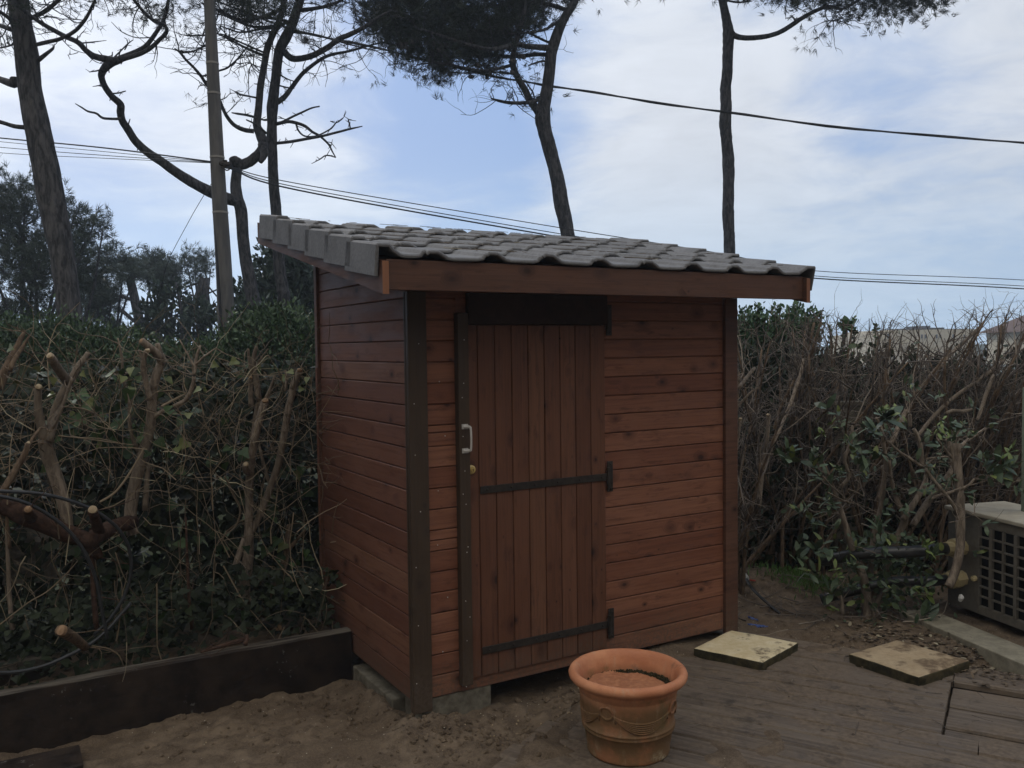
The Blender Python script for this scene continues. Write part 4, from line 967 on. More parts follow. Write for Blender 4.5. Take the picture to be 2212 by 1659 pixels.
# ---------------------------------------------------------------- pole and cables
DP = 10.4
pole = thing('utility_pole', 'tall weathered concrete utility pole strapped with pale bands left of the shed', 'utility pole', (0, 0, 0))
pp = [(444, -230), (447, -100), (452, 0), (458, 120), (466, 280), (474, 429), (480, 520), (485, 608), (489, 700), (493, 790), (498, 900)]
pw = [17, 19, 22.5, 25, 28, 31, 32.5, 34, 36, 38, 40]
p3 = [P(x, y, DP) for x, y in pp]; p3[-1][2] = -.1
b = MB(); b.tube(p3, [w_/F*DP*.5 for w_ in pw], 28, rough=.0, smooth=4); b.build('pole_shaft', M['pole'], pole, smooth=True)
for y_ in (137, 202, 340, 459):
    k = np.interp(y_, [p[1] for p in pp], range(len(pp))); i0 = int(k); t_ = k-i0; c = p3[i0]*(1-t_)+p3[i0+1]*t_; r_ = (pw[i0]*(1-t_)+pw[i0+1]*t_)/F*DP*.5
    b = MB(); b.tube([c-np.array([0, 0, .011]), c+np.array([0, 0, .011])], r_+.004, 28, smooth=1); b.build('strap', M['band'], pole)
b = MB(); c = P(484, 745, DP-.1); b.box(c[0]-.075, c[0]-.035, c[1]-.06, c[1]-.02, c[2]-.12, c[2]+.11); bevel(b.build('cable_cover', M['white'], pole), .004)
b = MB(); b.tube([P(459, 380, DP-.02), P(468, 520, DP-.06), P(474, 640, DP-.09), P(480, 735, DP-.1)], .018, 8); b.build('conduit', M['cable'], pole)
b = MB(); c = P(483, 354, DP-.1); b.tube([P(474, 352, DP-.1), c, P(496, 356, DP-.12)], [.02, .035, .015], 8); b.tube([P(478, 360, DP-.12), P(490, 368, DP-.14), P(500, 362, DP-.1)], .008, 6)
b.tube([P(486, 346, DP-.1), P(486, 362, DP-.1)], .028, 8); b.build('cable_clamp', M['black'], pole)
def cable(pts, r, label, wob=0, grp=None, name='overhead_cable'):
    b = MB(); p = np.array(pts); n = 60
    pc, _ = catmull(p, np.ones(len(p)), max(2, n//(len(p)-1)))
    b.tube(pc, r, 6, smooth=1, cap=False)
    if wob:
        th = np.linspace(0, len(pc)*.9, len(pc)); b.tube(pc+np.stack([0*th, np.sin(th)*r*1.1, np.cos(th)*r*1.1], -1), r*.75, 5, smooth=1, cap=False)
    b.build(name, M['cable'], label=label, cat='cable', group=grp)
for (ys, r, lb) in (((298, 320, 349), .009, 'uppermost and thickest of the cables running left from the utility pole'), ((306, 328, 350), .004, 'thin cable just below the thick one left of the utility pole'), ((318, 336, 351), .0045, 'third cable down on the left side of the utility pole'), ((330, 342, 352), .004, 'lowest of the cables running left from the utility pole')):
    cable([P(-260, ys[0]-26, DP+1.2), P(0, ys[0], DP+.8), P(230, ys[1], DP+.3), P(455, ys[2], DP-.1)], r, lb, 0, 'cables on the left of the pole')
for (ys, r, lb) in (((356, 396, 487, 548, 585, 605, 640), .006, 'topmost thin cable running from the utility pole over the shed roof to the right'), ((357, 404, 500, 560, 596, 618, 655), .006, 'middle cable from the utility pole passing behind the shed roof'), ((358, 410, 507, 567, 601, 624, 664), .010, 'lowest thick cable from the utility pole passing behind the shed roof')):
    cable([P(x, y, DP-.1+k*1.1) for k, (x, y) in enumerate(zip((482, 640, 1180, 1560, 1760, 2212, 2700), (ys[0], ys[1], ys[2], ys[3], ys[4], ys[5], ys[6])))], r, lb, 0, 'cables on the right of the pole')
cable([P(x, y, 15.2-.15*k) for k, (x, y) in enumerate(((250, -90), (500, 15), (650, 68), (842, 110), (967, 142), (1095, 170), (1169, 182), (1320, 206), (1555, 241), (1849, 278), (2212, 308), (2700, 330)))], .016, 'thick twisted cable crossing the open sky high above the shed roof', 1)
cable([P(458, 395, DP), P(441, 421, DP+.3), P(408, 478, DP+.8), P(362, 568, DP+1.5), P(345, 640, DP+1.8)], .004, 'thin slack wire hanging down leftwards from the utility pole')

# ---------------------------------------------------------------- background trees and bushes
def far_tree(name, label, cat, lobes, base, d, n, m, rg, per=12, ln=.3, w=.03, clump=4, cr_=.35, trunkr=.055, trunk=None, group=None, shape=None, leafsize=.1, twigs=True):
    o = thing(name, label, cat, (0, 0, 0), 0, group); tb = MB(); nb = MB()
    L = [(P(x, y, d+dd), (rx/F*d, ry, rz/F*d)) for (x, y, rx, rz, ry, dd) in lobes]
    bp = P(*base, d); bp[2] = -.3
    for (c, r) in L:
        c = np.array(c); mid = (bp+c)/2+rg.normal(0, .15, 3); mid[2] = bp[2]+(c[2]-bp[2])*.6
        tb.tube([bp+rg.normal(0, .05, 3), mid, c], [trunkr, trunkr*.6, trunkr*.25], 7, rough=.1, smooth=3)
    if trunk:
        for pts, r0, r1 in trunk: tb.tube([P(x, y, d-.2) for x, y in pts], np.linspace(r0, r1, len(pts)), 7, rough=.1, smooth=3)
    if shape is None: crown(nb, tb if twigs else None, L, n, rg, per, ln, w, clump=clump, cr_=cr_)
    else:
        vol = np.array([l[1][0]*l[1][1]*l[1][2] for l in L])**.67; vol /= vol.sum()
        for (c, r), f in zip(L, vol):
            k = int(n*f); u = rg.normal(size=(k, 3)); u /= np.linalg.norm(u, axis=1)[:, None]; rad = rg.random((k, 1))**.33
            sp = np.array(c)+u*np.array(r)*rad*(1+.35*fbm(u*3+np.array(c), 3, 5)[:, None])
            cc = np.repeat(sp, clump, 0)+rg.normal(0, cr_, (k*clump, 3))*np.array([1, 1, 1.0]); dd = np.repeat(u, clump, 0)*.5+rg.normal(0, .5, (k*clump, 3))+np.array([0, 0, .6])
            leaves(nb, cc, dd, leafsize*rg.uniform(.6, 1.2, k*clump), shape, rg)
    tb.build('trunk', M['pinebark'], o, smooth=True); nb.build('crown', m, o); return o
rg = np.random.default_rng(606)
far_tree('pine_tree', 'bushy dark pine filling the left edge behind the thick trunk', 'pine', [(20, 470, 70, 75, 1.2, 0), (55, 420, 40, 35, .7, 0), (5, 400, 26, 22, .6, 0), (90, 520, 80, 80, 1.2, .5), (160, 470, 38, 34, .8, 0), (185, 520, 32, 36, .7, 0), (222, 498, 13, 12, .4, 0), (205, 480, 16, 12, .4, 0), (60, 600, 100, 60, 1.2, 0), (-60, 520, 80, 90, 1.3, 0), (170, 590, 45, 40, .8, .5), (20, 690, 120, 50, 1.2, 0)],
         (60, 800), 17, 330, M['needlemid'], rg, 12, .16, .013, clump=13, cr_=.13, group='pines beyond the hedge')
far_tree('pine_tree', 'dark pine with a flat top between the thick trunk and the chimney', 'pine', [(222, 572, 40, 26, .9, 0), (268, 570, 28, 16, .7, 0), (292, 590, 24, 20, .7, 0), (205, 625, 40, 40, .9, 0), (190, 680, 50, 40, .9, 0), (240, 650, 24, 24, .6, 0), (245, 710, 30, 18, .6, 0)],
         (230, 800), 21, 105, M['needlefar'], rg, 12, .19, .016, clump=14, cr_=.14, group='pines beyond the hedge', trunk=[([(280, 600), (290, 640), (300, 690), (305, 760)], .10, .12), ([(262, 640), (300, 652), (340, 655)], .05, .03), ([(262, 670), (300, 700), (340, 705)], .05, .02)])
far_tree('pine_tree', 'airy far pine just right of the chimney with sky showing through', 'pine', [(335, 570, 24, 22, .6, 0), (365, 578, 26, 20, .6, 0), (350, 600, 36, 13, .7, 0), (318, 596, 12, 8, .4, 0)],
         (345, 800), 24, 46, M['needlefar'], rg, 12, .2, .017, clump=14, cr_=.15, group='pines beyond the hedge', trunk=[([(352, 600), (348, 640), (344, 690), (340, 760)], .09, .11)])
far_tree('pine_tree', 'sparse small pine with thin branches close beside the utility pole', 'pine', [(420, 562, 22, 16, .5, 0), (440, 560, 18, 16, .5, 0), (405, 575, 14, 12, .4, 0), (432, 590, 22, 14, .5, 0), (455, 580, 12, 14, .4, 0)],
         (440, 800), 24, 34, M['needlefar'], rg, 10, .18, .015, clump=9, cr_=.14, group='pines beyond the hedge', trunk=[([(446, 600), (443, 660), (441, 700), (438, 780)], .07, .08), ([(440, 600), (425, 650), (408, 690), (395, 760)], .1, .12), ([(395, 632), (430, 640), (470, 625)], .03, .02), ([(400, 620), (440, 612), (468, 640)], .03, .02), ([(470, 660), (450, 690), (440, 720)], .02, .01)])
cyp = [(330, 668, 24, 13, .4, 0), (350, 690, 26, 15, .4, 0), (348, 640, 14, 14, .3, 0), (376, 628, 15, 26, .4, 0), (390, 668, 14, 12, .3, 0), (372, 712, 28, 13, .4, 0), (312, 722, 30, 14, .4, 0), (385, 740, 20, 10, .4, 0)]
far_tree('cypress_tree', 'dark ragged cypress rising above the chimney', 'cypress', cyp, (350, 800), 19, 100, M['cypress'], rg, 0, shape=LEAF_4, leafsize=.15, clump=14, cr_=.09, trunkr=.06, group='cypresses beyond the hedge', trunk=[([(392, 760), (394, 700), (388, 650), (380, 610)], .06, .02)])
far_tree('cypress_tree', 'dark ragged cypress tight against the left of the utility pole', 'cypress', [(432, 690, 16, 22, .4, 0), (425, 655, 9, 12, .3, 0), (452, 680, 12, 24, .4, 0), (440, 728, 24, 14, .5, 0), (408, 700, 9, 7, .3, 0)], (432, 800), 18.5, 75, M['cypress'], rg, 0, shape=LEAF_4, leafsize=.14, clump=14, cr_=.08, trunkr=.05, group='cypresses beyond the hedge')
far_tree('cypress_tree', 'big dark conifer between the pole and the shed with feathery left edge', 'cypress', [(625, 590, 42, 40, .8, 0), (645, 555, 40, 26, .7, 0), (590, 555, 26, 18, .5, 0), (588, 595, 20, 24, .5, 0), (640, 640, 60, 40, 1, 0), (560, 620, 30, 18, .5, .5), (535, 650, 30, 32, .7, .5), (580, 665, 60, 30, .9, 0), (515, 690, 22, 30, .5, .5), (660, 690, 60, 50, 1, 0), (700, 600, 50, 60, 1, 0)], (620, 860), 16.5, 1250, M['cypress'], rg, 0, shape=LEAF_4, leafsize=.15, clump=6, cr_=.13, trunkr=.1, group='cypresses beyond the hedge')
far_tree('round_bush', 'rounded mid-green bush between the pole and the shed wall', 'bush', [(590, 730, 70, 55, .9, 0), (620, 705, 50, 30, .7, 0), (545, 745, 50, 55, .8, 0), (655, 745, 40, 60, .8, 0), (600, 800, 100, 60, 1.0, 0), (520, 800, 50, 60, .7, 0)], (600, 900), 9.4, 2600, M['bush'], rg, 0, shape=LEAF_4, leafsize=.055, clump=8, cr_=.07, trunkr=.04, group='bushes behind the left hedge')
far_tree('round_bush', 'low dark bush behind the left stems under the thick trunk', 'bush', [(60, 735, 90, 40, .8, 0), (160, 738, 80, 36, .8, 0), (240, 758, 70, 28, .7, 0), (0, 770, 100, 60, .8, 0), (120, 790, 120, 60, .9, 0), (260, 790, 110, 50, .8, 0), (-90, 740, 90, 60, .8, 0)], (140, 900), 9.0, 3000, M['bush'], rg, 0, shape=LEAF_4, leafsize=.055, clump=8, cr_=.08, trunkr=.04, group='bushes behind the left hedge')
far_tree('round_bush', 'dark low bush spreading under the chimney and the pole', 'bush', [(340, 780, 60, 24, .7, 0), (400, 785, 60, 26, .7, 0), (460, 778, 50, 30, .7, 0), (380, 830, 120, 40, .9, 0), (500, 840, 60, 60, .7, 0)], (400, 900), 8.6, 1800, M['bush'], rg, 0, shape=LEAF_4, leafsize=.05, clump=8, cr_=.07, trunkr=.03, group='bushes behind the left hedge')
# upright leafy bush at the right of the shed
up_ = thing('upright_bush', 'fresh green bush with upright shoots standing behind the right end of the shed', 'bush', (0, 0, 0)); nb = MB(); tb = MB(); DB = 8.2
shoots = [(1592, 690), (1600, 668), (1612, 662), (1622, 672), (1635, 652), (1645, 668), (1660, 676), (1672, 662), (1686, 658), (1698, 678), (1708, 664), (1720, 652), (1730, 655), (1742, 668), (1752, 664), (1765, 680), (1768, 675), (1755, 700), (1740, 695)]
for k in range(150):
    if k < 57: tx, ty = shoots[k % 19]; tx += rg.normal(0, 4); ty += abs(rg.normal(0, 5))
    else: tx = rg.uniform(1585, 1765); ty = rg.uniform(680, 760)
    dd = DB+rg.uniform(-.5, .5); a = P(tx, ty, dd); b_ = P(1660+(tx-1660)*.45, 800, dd*.5+DB*.5); mid = (a+b_)/2+np.array([(a[0]-b_[0])*.25, 0, -.05])
    tb.tube([b_, mid, a], [.012, .007, .003], 4, cap=False, smooth=3)
    n = 80; t_ = rg.uniform(.25, 1, n)[:, None]; pts = (1-t_)**2*b_+2*t_*(1-t_)*mid+t_**2*a
    leaves(nb, pts+rg.normal(0, .022, (n, 3)), (a-mid)[None, :]/np.linalg.norm(a-mid)+rg.normal(0, .55, (n, 3)), .042*rg.uniform(.6, 1.2, n), LEAF_OVAL, rg)
nb.build('crown', M['pitto'], up_); tb.build('stems', M['stemdark'], up_)
far_tree('round_bush', 'dark evergreen mass behind the right-hand bare hedge', 'bush', [(1640, 820, 60, 60, .6, 0), (1740, 850, 80, 70, .6, 0), (1860, 865, 90, 80, .6, .2), (1990, 880, 90, 90, .6, .2), (2120, 885, 90, 100, .6, .3), (2250, 890, 90, 110, .6, .3), (1700, 960, 130, 110, .6, 0), (1900, 980, 140, 110, .6, 0), (1640, 1080, 90, 110, .5, 0), (1800, 1120, 120, 90, .5, 0)], (1800, 1300), 7.4, 4200, M['ivyd'], rg, 0, shape=LEAF_OVAL, leafsize=.07, clump=8, cr_=.08, trunkr=.03)
# small leafy tips above the right hedge
for k, (x, y, s_, lb) in enumerate(((1830, 700, 1.6, 'rosette of broad grey-green leaves topping the right hedge'), (1822, 688, .6, 'small leafy shoot poking up left above the right hedge'), (1845, 686, .6, 'tall thin leafy shoot at the top of the right hedge'), (1892, 703, .7, 'short leafy shoot left of the cream building'), (1793, 706, .7, 'leafy shoot nearest the upright bush on top of the right hedge'))):
    o = thing('leafy_shoot', lb, 'shoot', (0, 0, 0), 0, 'shoots above the right hedge'); nb = MB(); tb = MB(); a = P(x, y, 6.6); b_ = a-np.array([0, 0, .3]); tb.tube([b_, a], [.005, .003], 5, smooth=1)
    if s_ > 1: leaves(nb, np.repeat(a[None], 12, 0)-np.array([0, 0, .03]), rg.normal(0, 1, (12, 3))+np.array([0, 0, .5]), .10*rg.uniform(.7, 1.1, 12), LEAF_LONG*np.array([1.6, 1]), rg)
    else:
        t_ = rg.uniform(0, 1, 40)[:, None]; leaves(nb, b_+(a-b_)*t_, rg.normal(0, .6, (40, 3))+np.array([0, 0, .7]), .035, LEAF_OVAL, rg)
    nb.build('leaf', M['pitto'], o); tb.build('stem', M['stemdark'], o)

# ---------------------------------------------------------------- far buildings
def bldg():
    D = 95.0; o = thing('apartment_building', 'long cream flat-roofed building far behind the right hedge', 'building', (0, 0, 0)); b = MB()
    def bx(mb, x0, x1, yt, yb, d0, d1, m_=0):
        a = P(x0, yt, d0); c = P(x1, yb, d0); mb.box(a[0], c[0], d0, d1, min(c[2], a[2]), max(a[2], c[2]), m_)
    bx(b, 1928, 2106, 713, 790, D, D+12); bx(b, 1902, 1927, 715, 790, D+1, D+12); bx(b, 1888, 1901, 722, 790, D-1, D+12); b.build('wall', M['cream'], o)
    b = MB(); bx(b, 1990, 2040, 708, 712.4, D+.5, D+10); bx(b, 1992, 2010, 704, 707.8, D+2, D+6); bx(b, 2045, 2100, 710.5, 712.6, D+.5, D+10); b.build('roof', M['fence'], o)
    for x in (1923, 1992, 2000, 2024, 2032, 2060, 2084):
        b = MB(); bx(b, x-1.6 if x != 1923 else x-7, x+1.6 if x != 1923 else x+2, 722 if x != 1923 else 720, 731, D-.06 if x > 1925 else D+.95, D+.2 if x > 1925 else D+1.2); f = b.build('window', M['white'], o)
        b = MB(); bx(b, x-1.2 if x != 1923 else x-6, x+1.2 if x != 1923 else x+1, 722.6 if x != 1923 else 721, 730.4, D-.12 if x > 1925 else D+.9, D if x > 1925 else D+1); b.build('pane', M['glass'], f)
    D = 60.0; o = thing('house', 'house with a brown pitched roof at the far right behind the hedge', 'house', (0, 0, 0)); b = MB()
    a = P(2132, 718, D+9); c = P(2430, 790, D); b.box(a[0], c[0], D, D+9, c[2], a[2]); b.build('wall', M['cream'], o)
    r = MB(); zt = P(2280, 664, D)[2]; zl = a[2]-.05; xl, xr = a[0]-.5, c[0]+.5; xm = P(2275, 700, D+3.5)[0]
    r.add([(xl, D-.5, zl), (xr, D-.5, zl), (xr, D+9.5, zl), (xl, D+9.5, zl), (xm, D+3.5, zt+.3), (xr-2.5, D+5.5, zt+.3)], [(0, 1, 5, 4), (1, 2, 5), (2, 3, 4, 5), (3, 0, 4)]); r.build('roof', M['rooftile'], o)
    D = 22.0; o = thing('house', 'low dark-roofed house with a round chimney half hidden by the left hedge', 'house', (0, 0, 0))
    b = MB(); a = P(236, 800, D); c = P(352, 840, D); b.box(a[0], c[0], D+.3, D+5, -.5, P(300, 745, D)[2]); b.build('wall', M['fence'], o)
    b = MB(); L_ = P(215, 728, D); R_ = P(350, 762, D); Lh = P(120, 745, D)
    b.add([Lh, L_, R_, R_+np.array([0, 5, -.1]), L_+np.array([0, 5, -.1]), Lh+np.array([0, 5, -.1]), Lh-np.array([0, 0, .15]), L_-np.array([0, 0, .15]), R_-np.array([0, 0, .15])], [(0, 1, 4, 5), (1, 2, 3, 4), (6, 7, 1, 0), (7, 8, 2, 1)]); rf = b.build('roof', M['slate'], o)
    c = P(337, 770, D); t = P(337, 707, D); b = MB(); b.tube([c-np.array([0, 0, 1]), c, t], [.10, .10, .10], 16, smooth=1); b.tube([t, t+np.array([0, 0, .04]), t+np.array([0, 0, .05]), t+np.array([0, 0, .10]), t+np.array([0, 0, .13])], [.12, .13, .09, .10, .05], 16, smooth=1); b.build('chimney', M['concrete'], rf)
bldg()

# ---------------------------------------------------------------- left hedge
def stems(label, cuts, parts_, seed, m='stem', name='pruned_shrub', cat='shrub', group='pruned shrubs of the left hedge'):
    rg = np.random.default_rng(seed); o = thing(name, label, cat, (0, 0, 0), 0, group); b = MB()
    for cv, sc, pts, ws, d0, d1 in parts_:
        if HEDGE is not None: ws = [w_*1.16 for w_ in ws]
        q = limb(b, cv, sc, pts, ws, d0, d1, rough=.16, sides=12, seed=seed, smooth=3)
        for k in range(len(pts)):
            if rg.random() < .5: twig(b, q[k], rg.normal(size=3)+np.array([0, 0, .5]), rg.uniform(.08, .28), .003, rg, .8, 5, 4, 1)
    b.build('stem', M[m], o, smooth=True)
    for (cv, x, y, wpx, sc, d, nrm, mm) in cuts:
        q_ = cv(x, y); c = P(*q_, d if HEDGE is None else hd(*q_, d-4.65)); r = wr(wpx, sc, c[1])*.92; nrm = unit(nrm); k = MB(); n = 20
        s_ = unit(np.cross(nrm, (0.1, 0, 1))); t_ = np.cross(nrm, s_); V = [c+nrm*.004]+[c+(s_*math.cos(a)+t_*math.sin(a)*.92)*r*(1+.05*math.sin(3*a)) for a in np.linspace(0, 2*math.pi, n, endpoint=False)]
        V2 = [v-nrm*.012 for v in V[1:]]
        k.add(V+V2, [(0, 1+q, 1+(q+1) % n) for q in range(n)]+[(1+q, n+1+q, n+1+(q+1) % n, 1+(q+1) % n) for q in range(n)]); k.build('cut_face', M[mm], o)
    return o
A = 4.148; B = 2.011; HEDGE = .95
stems('forked pruned stem with two pale sawn ends near the left edge', [(k4, 652, 548, 92, A, 4.50, (-.3, -1, .55), 'cut'), (k4, 503, 962, 84, A, 4.55, (0, -1, .3), 'cut')],
      [(a5, B, [(430, 1010), (430, 930), (405, 800), (350, 620), (300, 480), (285, 400)], (60, 62, 66, 72, 76, 70), 4.62, 4.6), (a5, B, [(290, 420), (262, 300), (243, 200), (243, 66)], (56, 48, 42, 40), 4.6, 4.57),
       (a5, B, [(310, 420), (345, 300), (375, 200), (420, 90), (460, 0)], (50, 44, 36, 30, 26), 4.58, 4.7), (k4, A, [(640, 1560), (720, 1250), (850, 1000), (950, 850), (1030, 700), (1110, 600), (1165, 520)], (70, 70, 90, 84, 74, 66, 60), 4.62, 4.68),
       (k4, A, [(900, 900), (820, 800), (730, 670), (660, 560)], (110, 104, 96, 90), 4.64, 4.52), (k4, A, [(960, 850), (900, 1000), (820, 1250), (700, 1520)], (36, 34, 34, 30), 4.50, 4.56)], 11)
stems('tall middle stem with a stubby sawn top and a long curved side branch', [(a4, 902, 1178, 36, B, 4.72, (-.6, -.8, .5), 'cut2'), (a4, 946, 1234, 30, B, 4.7, (0, -.6, 1), 'cut')],
      [(a5, B, [(850, 1010), (835, 900), (850, 760), (890, 600), (930, 450), (965, 300), (975, 150), (985, 40)], (70, 66, 68, 66, 58, 56, 52, 50), 4.8, 4.8), (a4, B, [(975, 1490), (1005, 1390), (1036, 1310), (1022, 1250), (1008, 1196)], (52, 50, 46, 34, 26), 4.8, 4.78), (a4, B, [(1036, 1325), (1015, 1270), (905, 1178)], (44, 44, 38), 4.79, 4.72),
       (a4, B, [(960, 1560), (935, 1440), (918, 1350), (925, 1280), (945, 1238)], (34, 32, 30, 30, 28), 4.76, 4.72), (a4, B, [(918, 1300), (900, 1260), (888, 1240)], (18, 16, 10), 4.73, 4.72), (a5, B, [(940, 300), (1020, 235), (1110, 195), (1190, 150), (1235, 60), (1243, 0)], (26, 24, 24, 24, 22, 20), 4.8, 4.7),
       (a4, B, [(1240, 1400), (1252, 1340), (1262, 1270), (1285, 1210)], (22, 20, 18, 12), 4.7, 4.72), (a4, B, [(1256, 1330), (1310, 1280), (1382, 1226)], (12, 11, 7), 4.7, 4.66), (a4, B, [(1252, 1360), (1205, 1270), (1150, 1170)], (13, 11, 6), 4.7, 4.75), (a5, B, [(900, 500), (850, 400), (830, 280), (830, 180), (800, 60), (780, 0)], (24, 22, 20, 18, 16, 16), 4.82, 4.78),
       (a4, B, [(785, 1400), (782, 1300), (768, 1220), (755, 1160)], (16, 15, 13, 8), 4.8, 4.8), (a4, B, [(765, 1200), (740, 1190), (698, 1170)], (8, 8, 4), 4.8, 4.8), (a5, B, [(930, 860), (940, 700), (950, 560)], (34, 30, 24), 4.78, 4.8)], 12)
stems('pair of long smooth stems forming a narrow V beside the shed wall', [(a5, 1700, 150, 44, B, 4.75, (0, -1, 1.2), 'cut2'), (a4, 1922, 1362, 34, B, 4.78, (.2, -.6, 1), 'cut2'), (a5, 1574, 560, 34, B, 4.7, (-.2, -1, .4), 'cut')],
      [(a5, B, [(1555, 1480), (1565, 1330), (1590, 1150), (1597, 900), (1598, 700), (1612, 520), (1645, 350), (1698, 155)], (84, 76, 60, 46, 46, 44, 42, 42), 4.95, 4.82), (a5, B, [(1610, 1000), (1660, 900), (1730, 720), (1785, 560), (1820, 380), (1850, 200), (1890, 40)], (34, 36, 40, 40, 38, 38, 36), 4.9, 4.84), (a4, B, [(1880, 1490), (1900, 1420), (1925, 1362)], (38, 36, 34), 4.84, 4.82),
       (a5, B, [(1480, 1330), (1520, 1180), (1570, 1040)], (40, 36, 34), 4.9, 4.92), (a5, B, [(1600, 620), (1575, 600), (1572, 565)], (40, 36, 34), 4.86, 4.8), (a5, B, [(1740, 720), (1700, 600), (1660, 440)], (22, 20, 14), 4.95, 5.0)], 13)
stems('low leaning stem close to the foot of the shed side wall', [(a6, 1635, 188, 46, 1.843, 4.75, (-.3, -1, .5), 'cut2')], [(a5, B, [(1680, 1540), (1740, 1380), (1800, 1250), (1832, 1150), (1850, 950)], (60, 56, 50, 40, 22), 4.95, 4.95), (a5, B, [(1840, 1120), (1900, 1050), (1960, 980)], (26, 22, 14), 4.95, 5.0), (a6, 1.843, [(1560, 260), (1600, 220), (1640, 190)], (30, 34, 42), 4.78, 4.77)], 14, 'stemdark')
stems('bristly clump of stubs topped with dry shoots right of the middle stem', [(a4, 1605, 1410, 26, B, 4.95, (0, -1, 1), 'cut2')], [(a4, B, [(1610, 1600), (1605, 1500), (1604, 1412)], (30, 28, 26), 5.0, 5.0), (a4, B, [(1660, 1560), (1640, 1440), (1625, 1350), (1630, 1270), (1645, 1215)], (34, 32, 28, 24, 18), 5.0, 5.0), (a4, B, [(1620, 1400), (1600, 1320), (1590, 1230)], (24, 20, 14), 5.0, 5.0), (a4, B, [(1640, 1340), (1680, 1280), (1720, 1230)], (12, 10, 6), 5, 5), (a5, B, [(1610, 480), (1640, 250), (1660, 120), (1640, -20)], (30, 28, 26, 26), 5.02, 5.0), (a4, B, [(1700, 1560), (1735, 1480), (1760, 1400)], (22, 18, 10), 5, 5), (a4, B, [(1830, 1500), (1836, 1430), (1832, 1370)], (18, 16, 14), 4.9, 4.9)], 15)
stems('thin dark stem with a yellow sawn tip at the extreme left', [(a5, 180, 425, 26, B, 4.5, (0, -1, .6), 'cut')], [(a5, B, [(-20, 800), (40, 700), (110, 580), (160, 490), (180, 428)], (40, 38, 34, 30, 26), 4.5, 4.5), (a5, B, [(170, 460), (215, 390), (260, 330)], (20, 18, 14), 4.5, 4.55), (a5, B, [(60, 1100), (45, 950), (50, 850)], (24, 20, 14), 4.6, 4.6)], 16, 'stemdark')
stems('shaggy double stump wrapped in ivy at the top left of the hedge', [], [(k4, A, [(-20, 1000), (60, 780), (130, 640), (200, 500), (250, 380), (320, 250)], (110, 104, 96, 80, 60, 40), 4.75, 4.8), (k4, A, [(120, 760), (200, 590), (280, 470), (390, 290)], (60, 52, 44, 22), 4.7, 4.75)], 17, 'stemdark')
# broken log and low stumps
rg = np.random.default_rng(71)
stems('thick reddish fallen log with pale sawn knots low at the left', [(a5, 176, 852, 50, B, 4.22, (-.1, -1, .1), 'cut2'), (a5, 592, 852, 58, B, 4.32, (.1, -1, .3), 'cut')], [(a5, B, [(-120, 780), (0, 815), (120, 870), (260, 930), (420, 1000), (560, 1060), (640, 1160)], (110, 104, 118, 112, 104, 84, 50), 4.62, 4.6), (a5, B, [(200, 910), (185, 880), (176, 855)], (62, 54, 46), 4.6, 4.24), (a5, B, [(640, 1010), (615, 930), (594, 862)], (60, 56, 52), 4.58, 4.35), (a5, B, [(560, 1060), (700, 980), (850, 930)], (90, 90, 80), 4.5, 4.8)], 18, 'rootwood', 'fallen_log', 'log', None)
stems('leaning stub with an orange oval sawn face just above the retaining board', [(a6, 356, 200, 70, 1.843, 4.05, (-.5, -1, .6), 'cut2')], [(a6, 1.843, [(500, 300), (440, 250), (395, 222), (358, 202)], (44, 50, 56, 60), 4.35, 4.08)], 19, 'stemdark', 'tree_stub', 'stub', None)
stems('small broken reddish timber wedge resting on the retaining board', [], [(a6, 1.843, [(1180, 330), (1300, 292), (1440, 255)], (10, 22, 26), 4.25, 4.3), (a6, 1.843, [(1440, 285), (1450, 255), (1452, 230)], (26, 24, 16), 4.27, 4.3)], 20, 'rootwood', 'wood_offcut', 'offcut', None)
for k, (x, w_, lb) in enumerate(((590, 26, 'straight reddish stem standing mid-left between the hose loops'), (50, 22, 'thin pale stem low at the left edge behind the hose'), (1200, 16, 'thin upright reddish stem in the dark gap of the hedge'))):
    stems(lb, [], [(a5, B, [(x+30, 1620), (x+10, 1400), (x, 1150), (x-10, 980 if k != 2 else 900)], (w_*1.2, w_*1.1, w_, w_*.6), 4.6, 4.6)], 30+k, 'rootwood' if k != 1 else 'stem')

def hedge_pts(n, rg, x0=-3.6, x1=-.0, ylo=.85, yhi=1.75, top=1.42):
    sx = rg.uniform(x0, x1, n); sy = rg.uniform(ylo, yhi, n)
    tz = top+.16*fbm(np.stack([sx*2.2, sx*0, sy*0], -1), 3, 9)
    z = .06+(tz-.06)*rg.random(n)**.85
    p = SHED+AX*sx[:, None]+AY*sy[:, None]; p[:, 2] = z; return p
rg = np.random.default_rng(81)
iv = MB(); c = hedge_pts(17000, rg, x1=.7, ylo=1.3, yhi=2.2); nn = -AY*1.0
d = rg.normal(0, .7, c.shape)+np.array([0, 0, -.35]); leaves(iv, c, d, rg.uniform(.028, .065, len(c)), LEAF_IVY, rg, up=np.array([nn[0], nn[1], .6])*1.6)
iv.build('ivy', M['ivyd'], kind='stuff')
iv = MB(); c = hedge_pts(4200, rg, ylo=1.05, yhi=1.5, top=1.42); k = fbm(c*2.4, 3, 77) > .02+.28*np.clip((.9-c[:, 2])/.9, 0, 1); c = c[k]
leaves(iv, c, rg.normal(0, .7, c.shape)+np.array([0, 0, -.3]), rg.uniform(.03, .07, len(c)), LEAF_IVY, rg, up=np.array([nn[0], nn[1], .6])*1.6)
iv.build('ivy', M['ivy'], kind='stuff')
iv = MB(); c = hedge_pts(3600, rg, ylo=.84, yhi=1.4, top=.5); c[:, 2] = .06+(c[:, 2]-.06)*.7; leaves(iv, c, rg.normal(0, .7, c.shape), rg.uniform(.02, .055, len(c)), LEAF_IVY, rg, up=np.array([0, -.5, 1.0])*1.4)
